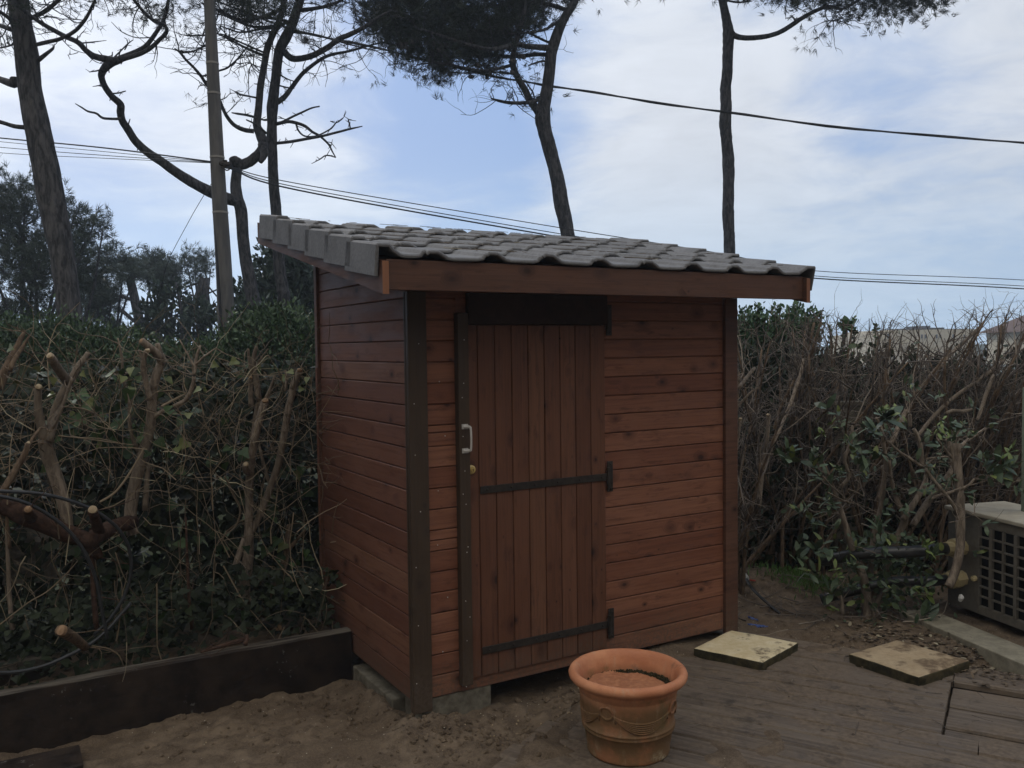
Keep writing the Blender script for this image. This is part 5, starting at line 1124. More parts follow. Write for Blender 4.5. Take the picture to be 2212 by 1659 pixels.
iv.build('ground_ivy', M['ivyd'], kind='stuff')
tb = MB()
for q in range(950):
    c = hedge_pts(1, rg, ylo=.86, yhi=1.4, top=1.40)[0]; h = c[2]
    if rg.random() < .5: c[2] = h = rg.uniform(.85, 1.42)
    up = rg.random() < .65; d = rg.normal(0, 1, 3)*np.array([.8, .4, .55])+np.array([0, 0, .8 if up else -.1])
    twig(tb, c, d, rg.uniform(.12, .55), rg.uniform(.0012, .0034), rg, .8, 6, 3, int(rg.integers(0, 3)), .15)
for q in range(160):        # hanging roots and stalks in the lower part
    c = hedge_pts(1, rg, ylo=.80, yhi=1.1, top=.9)[0]; twig(tb, c, (rg.normal(0, .3), rg.normal(0, .2), 1 if rg.random() < .6 else -1), rg.uniform(.2, .6), rg.uniform(.0016, .004), rg, .5, 6, 3, 1, 0)
tb.build('dry_twigs', M['twig'], kind='stuff')
# some traced bent shoots
tb = MB()
for cv, sc, pts, w_ in ((a5, B, [(640, 805), (740, 740), (830, 620), (925, 455)], 15), (a5, B, [(0, 1590), (180, 1450), (300, 1380), (420, 1270), (500, 1180)], 9), (k4, A, [(840, 1235), (970, 1240), (1100, 1280), (1240, 1320), (1350, 1370)], 13), (k4, A, [(580, 785), (640, 830), (700, 870)], 8),
        (k4, A, [(780, 1610), (1000, 1635), (1300, 1650), (1560, 1700)], 14), (k4, A, [(1110, 675), (1220, 740), (1340, 830), (1480, 1010), (1580, 1070)], 10), (k4, A, [(1420, 510), (1470, 620), (1560, 780), (1590, 950), (1570, 1200)], 11), (k4, A, [(1200, 720), (1240, 880), (1330, 1040), (1520, 1210)], 10),
        (k4, A, [(350, 700), (480, 650), (640, 620), (800, 630), (1000, 650)], 9), (k4, A, [(620, 430), (720, 500), (860, 550)], 9), (k4, A, [(940, 455), (1010, 520), (1090, 590)], 14), (k4, A, [(1020, 410), (1010, 540), (990, 690)], 14), (k4, A, [(1220, 520), (1300, 480), (1370, 410)], 9), (k4, A, [(1300, 610), (1350, 570), (1400, 540)], 10),
        (a5, B, [(370, 380), (520, 395), (700, 420), (860, 440)], 8), (a5, B, [(420, 195), (520, 205), (620, 240), (660, 275)], 8), (k5, A, [(60, 1040), (200, 1070), (330, 1110)], 10), (k5, A, [(0, 1450), (150, 1430), (300, 1440), (390, 1460), (360, 1350), (350, 1200)], 13), (k5, A, [(60, 1640), (250, 1540), (380, 1470)], 34), (k5, A, [(350, 1140), (380, 900)], 9),
        (k5, A, [(820, 1010), (900, 1030), (990, 1070), (1060, 1100), (1170, 1115)], 16), (k5, A, [(1150, 1300), (1250, 1150), (1340, 1090), (1450, 970), (1500, 990)], 12), (k5, A, [(1500, 1215), (1600, 1190), (1700, 1185)], 13), (k5, A, [(1600, 1160), (1650, 1300), (1700, 1400)], 10), (k5, A, [(540, 1450), (700, 1500), (870, 1380), (940, 1290)], 9), (k5, A, [(650, 1460), (750, 1380), (745, 1320)], 12),
        (a5, B, [(1440, 640), (1500, 760), (1540, 850), (1510, 960), (1420, 1030)], 12), (a5, B, [(830, 1355), (900, 1440), (1000, 1535)], 7), (a5, B, [(740, 1130), (780, 1250), (820, 1330)], 8), (a5, B, [(1020, 95), (1120, 95), (1195, 105)], 8), (a6, 1.843, [(540, 292), (640, 310), (700, 350), (728, 415)], 8)):
    limb(tb, cv, sc, pts, [w_]*(len(pts)-1)+[w_*.5], 4.50 if cv is not a6 else 4.45, 4.56 if cv is not a6 else 4.45, rough=.15, sides=6)
tb.build('bent_shoots', M['twig'], kind='stuff')
yb = MB()
for cv, x, y, s_ in ((k4, 485, 700, .05), (k4, 600, 700, .05), (k4, 710, 850, .055), (k4, 700, 1060, .045), (k4, 1080, 780, .045), (k4, 1225, 1170, .06), (k4, 1240, 840, .025), (k4, 1730, 720, .06), (k4, 120, 450, .06), (k4, 200, 890, .04), (k5, 1050, 1030, .07), (k5, 740, 1080, .055), (k5, 570, 1400, .055), (k5, 650, 1410, .04), (k5, 910, 1330, .07), (k5, 1880, 1410, .045), (k5, 1800, 1180, .05), (k5, 1690, 1260, .06), (k5, 1990, 1260, .05), (a5, 1195, 255, .05), (a5, 590, 165, .045), (a5, 345, 110, .04)):
    c = P(*cv(x, y), hd(*cv(x, y), -.12)); leaves(yb, c[None], (rg.normal(0, .6, 3)+np.array([0, 0, -.6]))[None], s_*.72, LEAF_IVY, rg, up=np.array([-nn[0], -1.5, .3]))
yb.build('pale_ivy_leaves', M['yellow'], kind='stuff')
# hose loops
h = MB()
h.tube(path(a5, [(-300, 720), (-120, 725), (0, 735), (200, 745), (330, 765), (440, 795), (540, 830), (640, 880), (720, 940), (775, 1000), (815, 1070), (838, 1160), (840, 1240), (825, 1330), (780, 1440), (700, 1560), (600, 1660)], 4.42, 4.50), .0075, 10)
h.tube(path(a5, [(-300, 740), (-100, 750), (0, 768), (120, 795), (230, 840), (330, 900), (420, 970), (500, 1060), (555, 1150), (595, 1240), (625, 1340), (645, 1460), (665, 1560), (690, 1680)], 4.38, 4.44), .0075, 10)
h.tube(path(a6, [(-60, 450), (100, 445), (260, 410), (400, 350), (540, 275), (640, 190), (700, 120), (770, 40)], 4.42, 4.5), .0075, 10)
h.build('garden_hose', M['hose'], label='black garden hose looping in two arcs through the left hedge stems', cat='hose', smooth=True)
HEDGE = None
# cloudy plastic seen through the hedge
b = MB(); c = P(*a5(190, 1150), 4.35); n = 18; s, t = np.meshgrid(np.linspace(-1, 1, n), np.linspace(-1, 1, n)); V = np.stack([c[0]+s*.13, c[1]+.03*fbm(np.stack([s*2, t*2, s*0], -1), 3, 6), c[2]+t*.14], -1).reshape(-1, 3); i = np.arange(n-1)[:, None]*n; j = np.arange(n-1)[None, :]
b.add(V, np.stack([i+j, i+j+1, i+j+n+1, i+j+n], -1).reshape(-1, 4)); o = b.build('plastic_sheet', M['pump'], label='crumpled grey sheet half hidden behind the stems low at the left', cat='sheet'); o.modifiers.new('solid', 'SOLIDIFY').thickness = .004

# ---------------------------------------------------------------- right hedge of bare shrubs
def bare_shrub(bx, by, lean, label, seed, nst=9, top=1.5):
    rg = np.random.default_rng(seed); o = thing('bare_shrub', label, 'shrub', (bx, by, 0), 0, 'bare pruned shrubs of the right hedge'); sb = MB(); tb = MB(); lf = MB()
    z0 = -.06
    for s in range(nst):
        a = np.array([rg.normal(0, .10), rg.normal(0, .10), z0]); d = unit((lean+rg.normal(0, .28), rg.normal(0, .16), 1.0)); L = (top-z0)/d[2]*rg.uniform(.62, .98)
        n = 7; pts = [a]
        for k in range(n): d = unit(d+rg.normal(0, .07, 3)+np.array([0, 0, .02])); pts.append(pts[-1]+d*L/n)
        r0 = rg.uniform(.010, .019); sb.tube(pts, np.linspace(r0, r0*.45, n+1), 7, rough=.15, smooth=2, seed=s)
        for k in range(2, n+1):
            for q in range(rg.integers(1, 4)):
                dd = unit(d+rg.normal(0, .55, 3)); room = max(.08, top-pts[k][2]); l2 = min(rg.uniform(.15, .5), room*1.25)
                p2 = [pts[k]]; e = dd
                for w_ in range(4): e = unit(e+rg.normal(0, .18, 3)+np.array([0, 0, .08])); p2.append(p2[-1]+e*l2/4)
                tb.tube(p2, np.linspace(.0055, .0025, 5), 4, cap=False, smooth=1)
                for w_ in range(rg.integers(2, 6)):
                    kk = rg.integers(1, 5); f_ = unit(e+rg.normal(0, .75, 3)); hh = p2[kk]
                    if hh[2] < top+.05: twig(tb, hh, f_, rg.uniform(.06, .22), .0024, rg, .6, 4, 3, int(rg.integers(0, 3)), .15)
    sb.build('stem', M['stemdark'], o, smooth=True); tb.build('twigs', M['twigd'], o)
    n = 12; c = np.stack([rg.normal(lean*.5, .3, n), rg.normal(.1, .15, n), rg.uniform(.0, top, n)], -1); leaves(lf, c, rg.normal(0, 1, c.shape), rg.uniform(.03, .07, n), LEAF_OVAL, rg); lf.build('leaves', M['laurel'], o)
    return o
names = ['first bare brown shrub beside the right wall of the shed', 'second bare shrub from the shed along the right hedge', 'third bare shrub from the shed, leaning right', 'fourth bare shrub from the shed, behind the leafy one', 'bare twiggy shrub under the cream building', 'bare shrub with long diagonal stems above the grey fence', 'bare shrub right of the long diagonal stems', 'bare shrub below the brown-roofed house', 'outermost bare shrub at the right edge of the garden', 'low bare shrub close behind the shed corner']
for k in range(9):
    t = k/8; bx = 1.55+t*2.35; by = 6.15-.35*t
    bare_shrub(bx, by, .12+.38*t, names[k], 900+k, 17, 1.66+.07*t+.03*math.sin(k*2.1))
bare_shrub(1.38, 5.45, .15, names[9], 950, 7, 1.15)
rg = np.random.default_rng(97)
def traced(label, pts_list, d, seed, m='stem', cuts=()):
    return stems(label, list(cuts), [(cv, sc, pts, ws, d, d+dd) for cv, sc, pts, ws, dd in pts_list], seed, m, 'pruned_shrub', 'shrub', 'pruned stems in front of the right hedge')
E_ = 2.2946
traced('thick upright stub with a pale sawn end right beside the shed', [(b2, E_, [(270, 1650), (285, 1450), (315, 1250), (338, 1080), (342, 968)], (44, 42, 38, 34, 32), .1), (b2, E_, [(300, 1400), (380, 1180), (450, 1020), (500, 900), (540, 780), (580, 660), (598, 560)], (16, 20, 24, 26, 26, 24, 20), .3), (b2, E_, [(350, 1145), (500, 1060), (650, 940), (800, 830)], (8, 8, 7, 4), .1)], 5.6, 41, 'stem', [(b2, 343, 966, 32, E_, 5.68, (0, -.6, 1), 'cut')])
traced('short stub with pale tip hugging the shed corner', [(b2, E_, [(70, 1400), (95, 1250), (120, 1100), (136, 996)], (34, 32, 30, 28), 0), (b2, E_, [(100, 940), (150, 870), (220, 800), (275, 770)], (18, 18, 16, 10), 0), (b2, E_, [(270, 775), (262, 740)], (8, 3), 0), (b2, E_, [(100, 1340), (190, 1360), (270, 1430)], (9, 8, 7), 0), (b2, E_, [(120, 780), (180, 700), (240, 628)], (26, 26, 26), .2), (b2, E_, [(130, 720), (160, 660), (170, 600)], (12, 8, 4), .1)], 5.3, 42, 'stem', [(b2, 137, 994, 28, E_, 5.29, (0, -.5, 1), 'cut')])
traced('long diagonal pale stem sweeping up to the right over the fence', [(b2, E_, [(1240, 1180), (1290, 1060), (1350, 940), (1410, 845), (1480, 740), (1570, 640), (1680, 520), (1790, 420), (1880, 330)], (34, 36, 36, 36, 34, 32, 30, 26, 18), .6), (b2, E_, [(1410, 840), (1400, 700), (1430, 560)], (12, 10, 6), .2), (b2, E_, [(1430, 1130), (1500, 1040), (1600, 930), (1740, 810), (1860, 730), (1980, 640), (2070, 565)], (26, 28, 30, 28, 26, 22, 16), .3)], 5.6, 43)
traced('short pale stub hanging by the grey fence', [(b2, E_, [(1870, 1010), (1895, 940), (1930, 830), (1965, 740), (1990, 680)], (22, 26, 30, 30, 24), .2), (b2, E_, [(1640, 960), (1690, 940), (1760, 945), (1830, 930)], (26, 30, 30, 22), .1), (b2, E_, [(1500, 1290), (1640, 1275), (1700, 1290)], (12, 16, 18), 0)], 5.5, 44)
# leafy shrub in the foreground right
ls = thing('leafy_shrub', 'leafy laurel-like shrub with cut stems growing behind the two paving slabs', 'shrub', (0, 0, 0)); sb = MB(); DL = 5.05; tipsL = []
for cv, sc, pts, ws, d0, d1 in ((b3, E_, [(1050, 1260), (1055, 1100), (1060, 900), (1010, 700), (940, 520), (900, 380), (850, 220), (790, 60), (760, -40)], (60, 60, 64, 62, 50, 40, 34, 26, 14), 5.0, 5.05), (b3, E_, [(1100, 1250), (1110, 1000), (1090, 800), (1100, 560), (1150, 330), (1190, 120), (1180, -40)], (56, 52, 46, 40, 34, 28, 18), 5.1, 5.15),
        (b3, E_, [(1090, 1100), (1200, 760), (1290, 480), (1340, 350), (1280, 210), (1240, 60), (1225, -80)], (40, 40, 46, 50, 36, 30, 24), 5.1, 5.0), (b3, E_, [(1330, 360), (1400, 250), (1460, 150), (1500, 40), (1510, -60)], (52, 46, 40, 36, 34), 5.0, 5.05), (b2, E_, [(1470, 1360), (1455, 1200), (1430, 1120), (1405, 1070)], (34, 34, 30, 26), 5.05, 5.05),
        (b3, E_, [(1400, 400), (1460, 300), (1530, 200), (1620, 90), (1690, -20), (1740, -100)], (46, 48, 46, 42, 36, 30), 5.05, 5.2), (b3, E_, [(1660, 850), (1700, 760), (1740, 600), (1748, 400), (1742, 200), (1730, 0), (1715, -200)], (60, 62, 64, 64, 62, 58, 60), 4.85, 4.95),
        (b2, E_, [(1725, 1400), (1700, 1300), (1670, 1200), (1650, 1130)], (50, 46, 36, 26), 4.95, 4.95), (b2, E_, [(1690, 1290), (1640, 1230), (1575, 1145)], (22, 20, 14), 4.95, 4.9), (b2, E_, [(1720, 1235), (1790, 1160), (1870, 1110), (1960, 1045)], (26, 24, 20, 12), 4.98, 5.2), (b3, E_, [(1520, 210), (1600, 180), (1700, 150), (1800, 110), (1850, 60)], (22, 22, 22, 18, 14), 4.9, 4.9),
        (b3, E_, [(1490, -10), (1560, 80), (1640, 180), (1700, 260), (1730, 320)], (24, 24, 26, 28, 26), 4.85, 4.9), (b2, E_, [(1215, 1160), (1290, 1230), (1380, 1290), (1470, 1350)], (16, 18, 20, 22), 4.88, 4.88), (b3, E_, [(880, 1050), (880, 960), (850, 860), (830, 700)], (32, 28, 24, 16), 4.9, 4.95), (b3, E_, [(780, 1100), (805, 1040), (800, 980)], (12, 11, 8), 4.9, 4.9),
        (b3, E_, [(780, 160), (850, 200), (900, 230)], (10, 12, 14), 4.8, 4.9), (b3, E_, [(740, 40), (800, 110), (880, 180), (930, 240)], (12, 12, 14, 16), 4.85, 4.95), (b3, E_, [(620, 340), (700, 345), (780, 315), (860, 320)], (7, 8, 8, 8), 4.9, 5.0), (b2, E_, [(1140, 1590), (1180, 1480), (1200, 1300), (1185, 1180), (1165, 1060), (1130, 990)], (28, 28, 28, 26, 24, 18), 5.05, 5.0),
        (b3, E_, [(1660, 380), (1740, 365), (1850, 315)], (6, 6, 3), 4.8, 4.7), (b2, E_, [(1380, 1060), (1378, 1000), (1376, 965)], (26, 26, 24), 5.3, 5.3), (b3, E_, [(925, 135), (990, 160), (1040, 190)], (9, 9, 8), 4.8, 4.85), (b3, E_, [(700, 620), (780, 500), (860, 350)], (18, 16, 12), 5.1, 5.1), (b2, E_, [(870, 1500), (930, 1420), (900, 1300), (940, 1180), (960, 1050)], (30, 28, 26, 24, 20), 5.25, 5.25)):
    q = limb(sb, cv, sc, pts, ws, d0, d1, rough=.14, sides=10, seed=int(pts[0][0])); 
    for k in range(1, len(q)):
        for _ in range(2):
            if rg.random() < .65: twig(sb, q[k], rg.normal(size=3)+np.array([0, 0, .6]), rg.uniform(.08, .26), .0032, rg, .5, 5, 4, 1, .3, tips=tipsL)
sb.build('stem', M['stem'], ls, smooth=True)
lf = MB()
def whorl(p, d, n, s_, m_=0, sp=.9, shp=LEAF_LONG):
    dd = unit(d)[None]*.7+rg.normal(0, sp, (n, 3)); leaves(lf, np.repeat(np.array(p)[None], n, 0)+rg.normal(0, .012, (n, 3)), dd, s_*rg.uniform(.6, 1.1, n), shp, rg, up=np.array([0, -.3, 1.0]), mat=m_, fold=.25)
for (p, d) in tipsL:
    if rg.random() < .5: whorl(p, d, int(rg.integers(4, 8)), .060)
for cv, x, y, n, s_, m_ in ((b2, 1200, 1010, 7, .16, 0), (b2, 1180, 945, 12, .055, 1), (b2, 1240, 930, 6, .05, 1), (b2, 2110, 1240, 10, .07, 1), (b2, 2030, 1330, 9, .13, 0), (b2, 1960, 1400, 9, .12, 0), (b2, 2080, 1380, 8, .12, 0), (b2, 1910, 1320, 7, .1, 0), (b2, 1600, 1030, 8, .045, 1), (b2, 1550, 1110, 5, .05, 1), (b2, 1650, 1130, 5, .035, 1), (b2, 740, 1110, 8, .05, 1), (b2, 800, 1050, 5, .05, 1),
        (b2, 470, 1240, 7, .09, 0), (b2, 500, 1310, 8, .11, 0), (b2, 690, 1330, 9, .1, 0), (b2, 780, 930, 4, .12, 0), (b2, 870, 970, 4, .07, 0), (b2, 980, 1270, 8, .11, 0), (b2, 1100, 1270, 7, .1, 0), (b2, 960, 1180, 7, .1, 0), (b2, 1120, 1100, 7, .09, 0), (b2, 1460, 1190, 6, .08, 0), (b3, 580, 320, 9, .09, 0), (b3, 640, 350, 6, .1, 0), (b3, 1200, 520, 7, .09, 0), (b3, 1140, 430, 8, .1, 0), (b3, 1490, 560, 10, .08, 1),
        (b3, 1540, 600, 7, .07, 0), (b3, 1500, 900, 9, .07, 1), (b3, 1460, 850, 6, .08, 0), (b3, 1410, 1150, 8, .06, 0), (b3, 830, 740, 8, .06, 1), (b3, 830, 1010, 6, .05, 1), (b3, 1480, 1080, 6, .12, 0), (b3, 640, 740, 8, .1, 0), (b3, 560, 640, 8, .11, 0), (b3, 700, 600, 7, .1, 0), (b3, 760, 560, 7, .1, 0), (b3, 800, 900, 9, .1, 0), (b3, 960, 700, 8, .08, 0), (b3, 1230, 870, 8, .06, 0)):
    whorl(P(*cv(x, y), 4.85), (0, -.3, .4), n, s_, m_)
n = 1100; x = rg.normal(1230, 190, n); y = rg.uniform(480, 1230, n); c = np.array([P(*b3(a_, b_), d_) for a_, b_, d_ in zip(x, y, rg.uniform(4.9, 5.5, n))]); leaves(lf, c, rg.normal(0, 1, c.shape)+np.array([0, 0, .3]), rg.uniform(.02, .06, n), LEAF_OVAL, rg)
lf.build('leaves', [M['laurel'], M['laurelb']], ls)
# dark low ivy right of the shed
iv = MB(); n = 9000; u_ = rg.uniform(1.2, 3.2, n); c = np.stack([u_, rg.uniform(5.9, 6.7, n), rg.uniform(-.05, 1.0, n)**1.1], -1); c = c[~np.isnan(c).any(1)]; leaves(iv, c, rg.normal(0, 1, c.shape), rg.uniform(.03, .07, len(c)), LEAF_OVAL, rg); iv.build('ivy', M['ivyd'], kind='stuff')

# ---------------------------------------------------------------- heat pump, pipes, fence
def pump():
    d = unit((.25, -.968, 0)); nrm = np.array([-d[1], d[0], 0])*-1.0           # d runs towards the viewer, body lies on the far side
    nrm = unit((-.968, -.25, 0)); C = np.array([2.625, 4.93, 0.0]); o = thing('heat_pump', 'grey pool heat pump with a grid grille and dusty lid at the right edge', 'heat pump', (0, 0, 0))
    def T(v): v = np.asarray(v, float); return C+d*v[:, 0:1]-nrm*v[:, 1:2]+np.array([0, 0, 1.0])*v[:, 2:3]
    b = MB(); b.box(-.22, 1.15, .02, .40, .0, .555, T=T); b.box(-.22, .02, .0, .0195, .0, .555, T=T); b.box(1.05, 1.15, .0, .0195, .0, .555, T=T); b.box(.0205, 1.0495, 0, .0195, .50, .555, T=T); b.box(.0205, 1.0495, 0, .0195, 0, .05, T=T)
    bevel(b.build('casing', M['pump'], o), .004)
    b = MB(); b.box(-.235, 1.165, -.018, .415, .556, .580, T=T); bevel(b.build('lid', M['pumptop'], o), .006)
    b = MB(); b.box(.021, 1.049, .0196, .0199, .0505, .4995, T=T); b.build('grille_dark_sheet', M['dark'], o)  # near-black sheet stands in for the shaded interior behind the bars
    b = MB()
    for k in range(13): x = .022+k*.0855; w_ = .010 if k % 2 else .005; b.box(x-w_, x+w_, -.006, .012, .05, .5, T=T)
    for k in range(1, 8): z = .05+k*.0563; b.box(.021, 1.049, -.004, .010, z-.0045, z+.0045, T=T)
    b.build('grille', M['pump'], o)
    for k, z in enumerate((.355, .175)):
        a = C+d*(-.10)+nrm*.0+np.array([0, 0, z]); f = MB(); f.tube([a, a+nrm*.03, a+nrm*.031, a+nrm*.075, a+nrm*.078, a+nrm*.12], [.045, .045, .055, .055, .04, .04], 8 if k else 10, smooth=1); f.build('pipe_union', M['ivory'], o)
        f = MB(); e = a+nrm*.10
        f.tube([e, e+nrm*(.25-.1*k), e+nrm*(.45-.15*k)+np.array([-.05, .1, -.02]), e+nrm*.6+np.array([-.1, .3, -.1-.05*k])], .034-.004*k, 14, smooth=4); f.build('pipe', M['pipe'], o, smooth=True)
    f = MB(); a = C+d*.0+nrm*.004+np.array([0, 0, .20]); f.tube([a, a+nrm*.02], .016, 8, smooth=1); f.tube([a+nrm*.02, a+nrm*.035+d*.03], .008, 6, smooth=1); f.build('drain_tap', M['ivory'], o)
pump()
b = MB(); d = unit((.25, -.968, 0)); c0 = G(*rr(1700, 0), .01)
n_ = unit((.968, .25, 0)); q0 = c0-d*.5; q1_ = c0+d*2.6
def TP(v): v = np.asarray(v, float); return q0+d*v[:, 0:1]+n_*v[:, 1:2]+np.array([0, 0, 1.0])*(v[:, 2:3])
b.box(.12, 3.0, 0, .20, -.16, -.022, T=TP); bevel(b.build('concrete_kerb', M['padm'], label='pale lichened concrete strip running in front of the heat pump', cat='kerb'), .006)
b = MB(); f0 = np.array([2.5, 6.35, 0]); fd = unit((1, -.42, 0)); fn = unit((-.42, -1, 0))
def TF(v): v = np.asarray(v, float); return f0+fd*v[:, 0:1]-fn*v[:, 1:2]+np.array([0, 0, 1.0])*v[:, 2:3]
fo = thing('board_fence', 'dark grey horizontal board fence behind the heat pump', 'fence', (0, 0, 0))
for k, (z0, z1) in enumerate(((.0, .30), (.31, .58), (.62, .86), (.865, 1.10))):
    b = MB(); b.box(0, 3.4, 0, .025, z0, z1, T=TF); bevel(b.build('board', M['fence'], fo), .003)
b = MB(); b.box(-.02, 3.4, -.03, .03, .585, .612, T=TF); b.build('ledge', M['pumptop'], fo)
b = MB(); a = P(2209, 1000, 4.9); b.box(P(2206, 1000, 4.95)[0], a[0]+.05, a[1], a[1]+.05, -.1, P(2209, 838, 4.9)[2]); bevel(b.build('fence_post', M['fpost'], label='pale green square post at the very right edge above the heat pump', cat='post'), .004)
pa = thing('painted_post', 'pale weathered square post standing inside the right hedge', 'post', (0, 0, 0)); b = MB(); a = P(*b2(932, 905), 6.0); b.box(a[0]-.10, a[0]+.10, a[1], a[1]+.1, -.1, a[2]); bevel(b.build('shaft', M['concrete'], pa), .005); b = MB(); b.box(a[0]-.115, a[0]+.115, a[1]-.015, a[1]+.115, a[2]+.001, a[2]+.03); bevel(b.build('cap', M['concrete'], pa), .005)

# ---------------------------------------------------------------- small things on the ground
rg = np.random.default_rng(55)
b = MB(); p = [G(*b3(165, 745), .06), G(*b3(200, 830), .05), G(*b3(260, 900), .03), G(*b3(330, 965), .0), G(*b3(425, 1045), -.03)]; b.tube(p, [.009]*5, 8); cbx = thing('cable_end', 'black cable end with white and red plugs lying on the soil right of the shed', 'cable', (0, 0, 0)); b.build('sheath', M['hose'], cbx, smooth=True)
b = MB(); b.tube([G(*b3(150, 735), .07), G(*b3(190, 790), .06)], [.014, .012], 8, smooth=1); b.build('plug', M['white'], cbx)
b = MB(); b.tube([G(*b3(205, 800), .055), G(*b3(248, 806), .05)], .005, 6, smooth=1); b.build('plug_tip', M['redp'], cbx)
for k, (x0, y0, x1, y1, lb) in enumerate(((195, 1080, 265, 1098, 'small faded blue plastic scrap farther from the deck edge'), (195, 1132, 335, 1148, 'larger crumpled blue plastic scrap near the deck edge'))):
    a = G(*b3(x0, y0), -.01); c = G(*b3(x1, y1), -.01); b = MB(); n = 14; V = []
    for i_ in range(n):
        t = i_/(n-1); m_ = a*(1-t)+c*t
        for j_ in range(6): w_ = .022*math.sin(math.pi*(.15+.7*t))*(j_/5-.5)*2; V.append((m_[0]-w_*.2, m_[1]+w_, m_[2]+.012*fbm(np.array([[t*7, j_*.9, k*3.]]), 3, 3)[0]+.006))
    b.add(V, [(i_*6+j_, (i_+1)*6+j_, (i_+1)*6+j_+1, i_*6+j_+1) for i_ in range(n-1) for j_ in range(5)]); o = b.build('plastic_scrap', M['blue'], label=lb, cat='scrap', group='blue plastic scraps on the soil'); o.modifiers.new('solid', 'SOLIDIFY').thickness = .002
b = MB(); c = P(*b3(1742, 952), 4.85); b.tube([c, c+np.array([.004, -.008, .02]), c+np.array([0, -.006, .036])], [.010, .016, .008], 8); b.build('snail_shell', M['white'], label='tiny white snail shell stuck to the heat pump side', cat='shell')
gr = MB(); n = 700; c0 = G(*b3(660, 835), .02); c = c0+np.stack([rg.normal(0, .13, n), rg.normal(.1, .1, n), np.zeros(n)], -1); c[:, 2] = [gh(q[0], q[1]) for q in c]
leaves(gr, c, rg.normal(0, .4, (n, 3))+np.array([0, 0, 1.0]), rg.uniform(.03, .07, n), LEAF_4*np.array([.3, 1]), rg); gr.build('grass', M['grass'], kind='stuff')
def litter(n, fx, m, name, size, shape=LEAF_OVAL):
    mb = MB(); c = fx(n); c[:, 2] = ground_h(c[:, 0], c[:, 1])+rg.uniform(.002, .014, len(c)); u = c[:, 0]*DU[0]+c[:, 1]*DU[1]; v = c[:, 0]*DV[0]+c[:, 1]*DV[1]
    dk = (u > -1.7) & (v < 4.8); c[dk, 2] = np.maximum(c[dk, 2], -.044)
    leaves(mb, c, rg.normal(0, 1, c.shape)*np.array([1, 1, .18]), rg.uniform(*size, len(c)), shape, rg, up=np.array([0, 0, 2.0])); mb.build(name, m, kind='stuff')
def bedx(n):
    t = rg.uniform(0, 1, n); a = G(*rr(1050, 95), 0); b_ = G(*rr(2200, 270), 0); p = a+(b_-a)*t[:, None]; return p+np.stack([rg.normal(.12, .12, n), rg.normal(.18, .16, n), np.zeros(n)], -1)
litter(1300, bedx, M['litter'], 'leaf_litter', (.012, .04))
litter(500, lambda n: np.stack([rg.uniform(1.2, 2.6, n), rg.uniform(4.7, 5.9, n), np.zeros(n)], -1), M['litter'], 'wood_chips', (.01, .035), LEAF_4)
litter(160, lambda n: np.stack([rg.uniform(-1.5, 2.6, n), rg.uniform(3.2, 4.6, n), np.zeros(n)], -1), M['litter'], 'sand_debris', (.006, .022), LEAF_4)
tb = MB()
for q in range(90):
    x, y = rg.uniform(.3, 2.4), rg.uniform(3.5, 4.7); v = x*DV[0]+y*DV[1]
    if v < 4.8: tb.tube([(x, y, -.045), (x+rg.normal(0, .05), y+rg.normal(0, .05), -.043)], .0013, 4, smooth=1)
for q in range(60):
    x, y = rg.uniform(1.3, 2.5), rg.uniform(4.85, 5.6); z = gh(x, y)+.008; twig(tb, (x, y, z), (rg.normal(), rg.normal(), .05), rg.uniform(.08, .3), .004, rg, .4, 4, 4, 1, 0)
tb.build('fallen_twigs', M['twigd'], kind='stuff')
pb = MB()
for q in range(110):
    r_ = rg.random()
    if r_ < .6: x, y = rg.normal(.02, .10), rg.normal(3.72, .05)
    elif r_ < .8: x, y = rg.normal(.3, .1), rg.normal(4.0, .1)
    else: x, y = rg.uniform(-1.4, .4), rg.uniform(3.1, 4.2)
    s_ = rg.uniform(.002, .005); z = gh(x, y)+s_*.4; pb.tube([(x, y, z-s_), (x, y, z), (x+s_*.3, y, z+s_*.8)], [s_*.6, s_, s_*.5], 6, smooth=1)
pb.build('pebbles', M['slab2'], kind='stuff')
cb = MB()
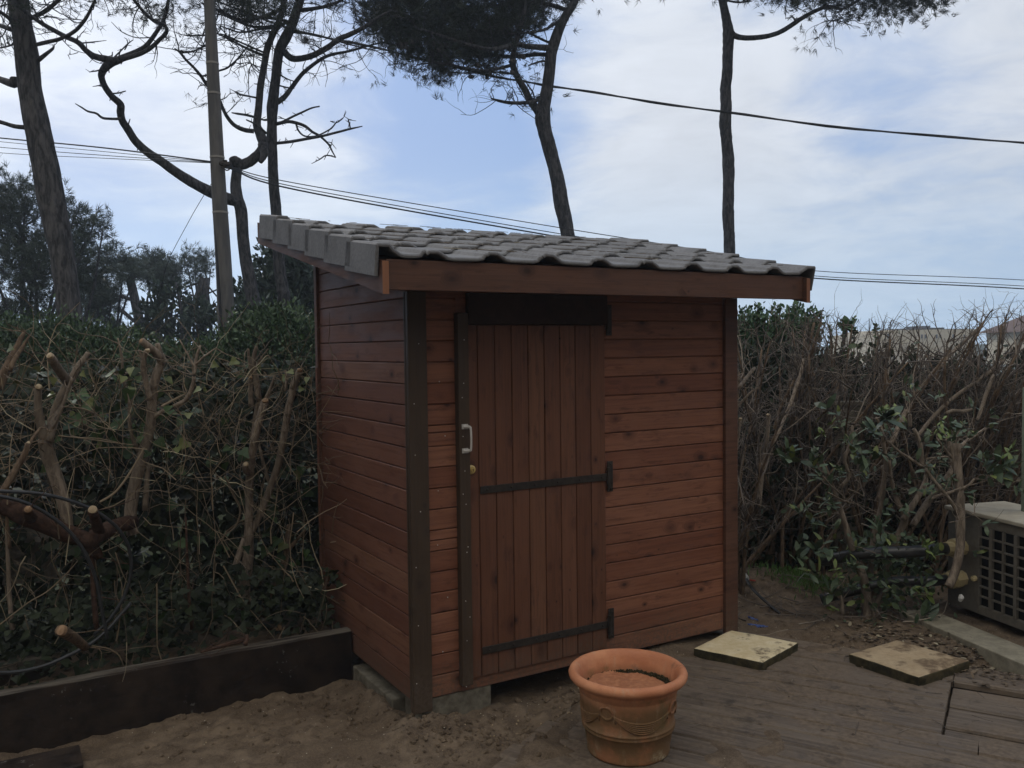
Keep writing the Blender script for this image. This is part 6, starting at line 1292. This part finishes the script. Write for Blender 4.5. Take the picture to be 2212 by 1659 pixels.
for q in range(620):
    r_ = rg.random()
    if r_ < .35: x, y = rg.normal(-.22, .16), rg.normal(3.66, .09)
    elif r_ < .5: x, y = rg.normal(.30, .12), rg.normal(4.0, .13)
    elif r_ < .6: x, y = rg.normal(-.75, .12), rg.normal(4.05, .12)
    else: x, y = rg.uniform(-1.6, .1), rg.uniform(3.2, 4.2)
    if x*DU[0]+y*DU[1] > -1.6: continue
    s_ = rg.uniform(.003, .013)*(1 if rg.random() < .9 else 1.7); z = gh(x, y)+s_*.1; a_ = rg.normal(0, .3, 3)*s_
    cb.tube([(x, y, z-s_), (x+a_[0], y+a_[1], z-s_*.2), (x-a_[0], y, z+s_*.5), (x, y, z+s_*.8)], [s_*.7, s_*1.15, s_*.8, s_*.25], 7, rough=.5, smooth=2, seed=q)
rn = MB(); rg = np.random.default_rng(66)
for q in range(190):
    x_, s_ = rg.uniform(-.2, 2.1), rg.uniform(.02, 1.6); a_ = rg.uniform(0, math.pi); l_ = rg.uniform(.02, .06); k_ = (s_ % CO)/CO
    v_ = slope(np.array([(x_-l_*math.cos(a_), s_-l_*.3*math.sin(a_), .052-.020*k_), (x_+l_*math.cos(a_), s_+l_*.3*math.sin(a_), .052-.020*k_)])); rn.tube([sh(*v_[0]), sh(*v_[1])], .0014, 4, smooth=1)
rn.build('fallen_needles', M['litter'], kind='stuff')
cb.build('sand_clods', M['sand'], kind='stuff', smooth=False)

# ---------------------------------------------------------------- thin haze added over all to lift the dark trees, like lens veil
hb = MB(); hb.box(-130, 130, -40, 125, -6.0, 26); hm = bpy.data.materials.new('veil_haze'); hm.use_nodes = True
hn = hm.node_tree; hn.nodes.clear(); ho = hn.nodes.new('ShaderNodeOutputMaterial'); hv = hn.nodes.new('ShaderNodeVolumePrincipled')
hv.inputs['Color'].default_value = (.80, .90, 1, 1); hv.inputs['Density'].default_value = .0021; hv.inputs['Anisotropy'].default_value = .3
hn.links.new(hv.outputs[0], ho.inputs['Volume'])
hb.build('haze', hm, kind='stuff')
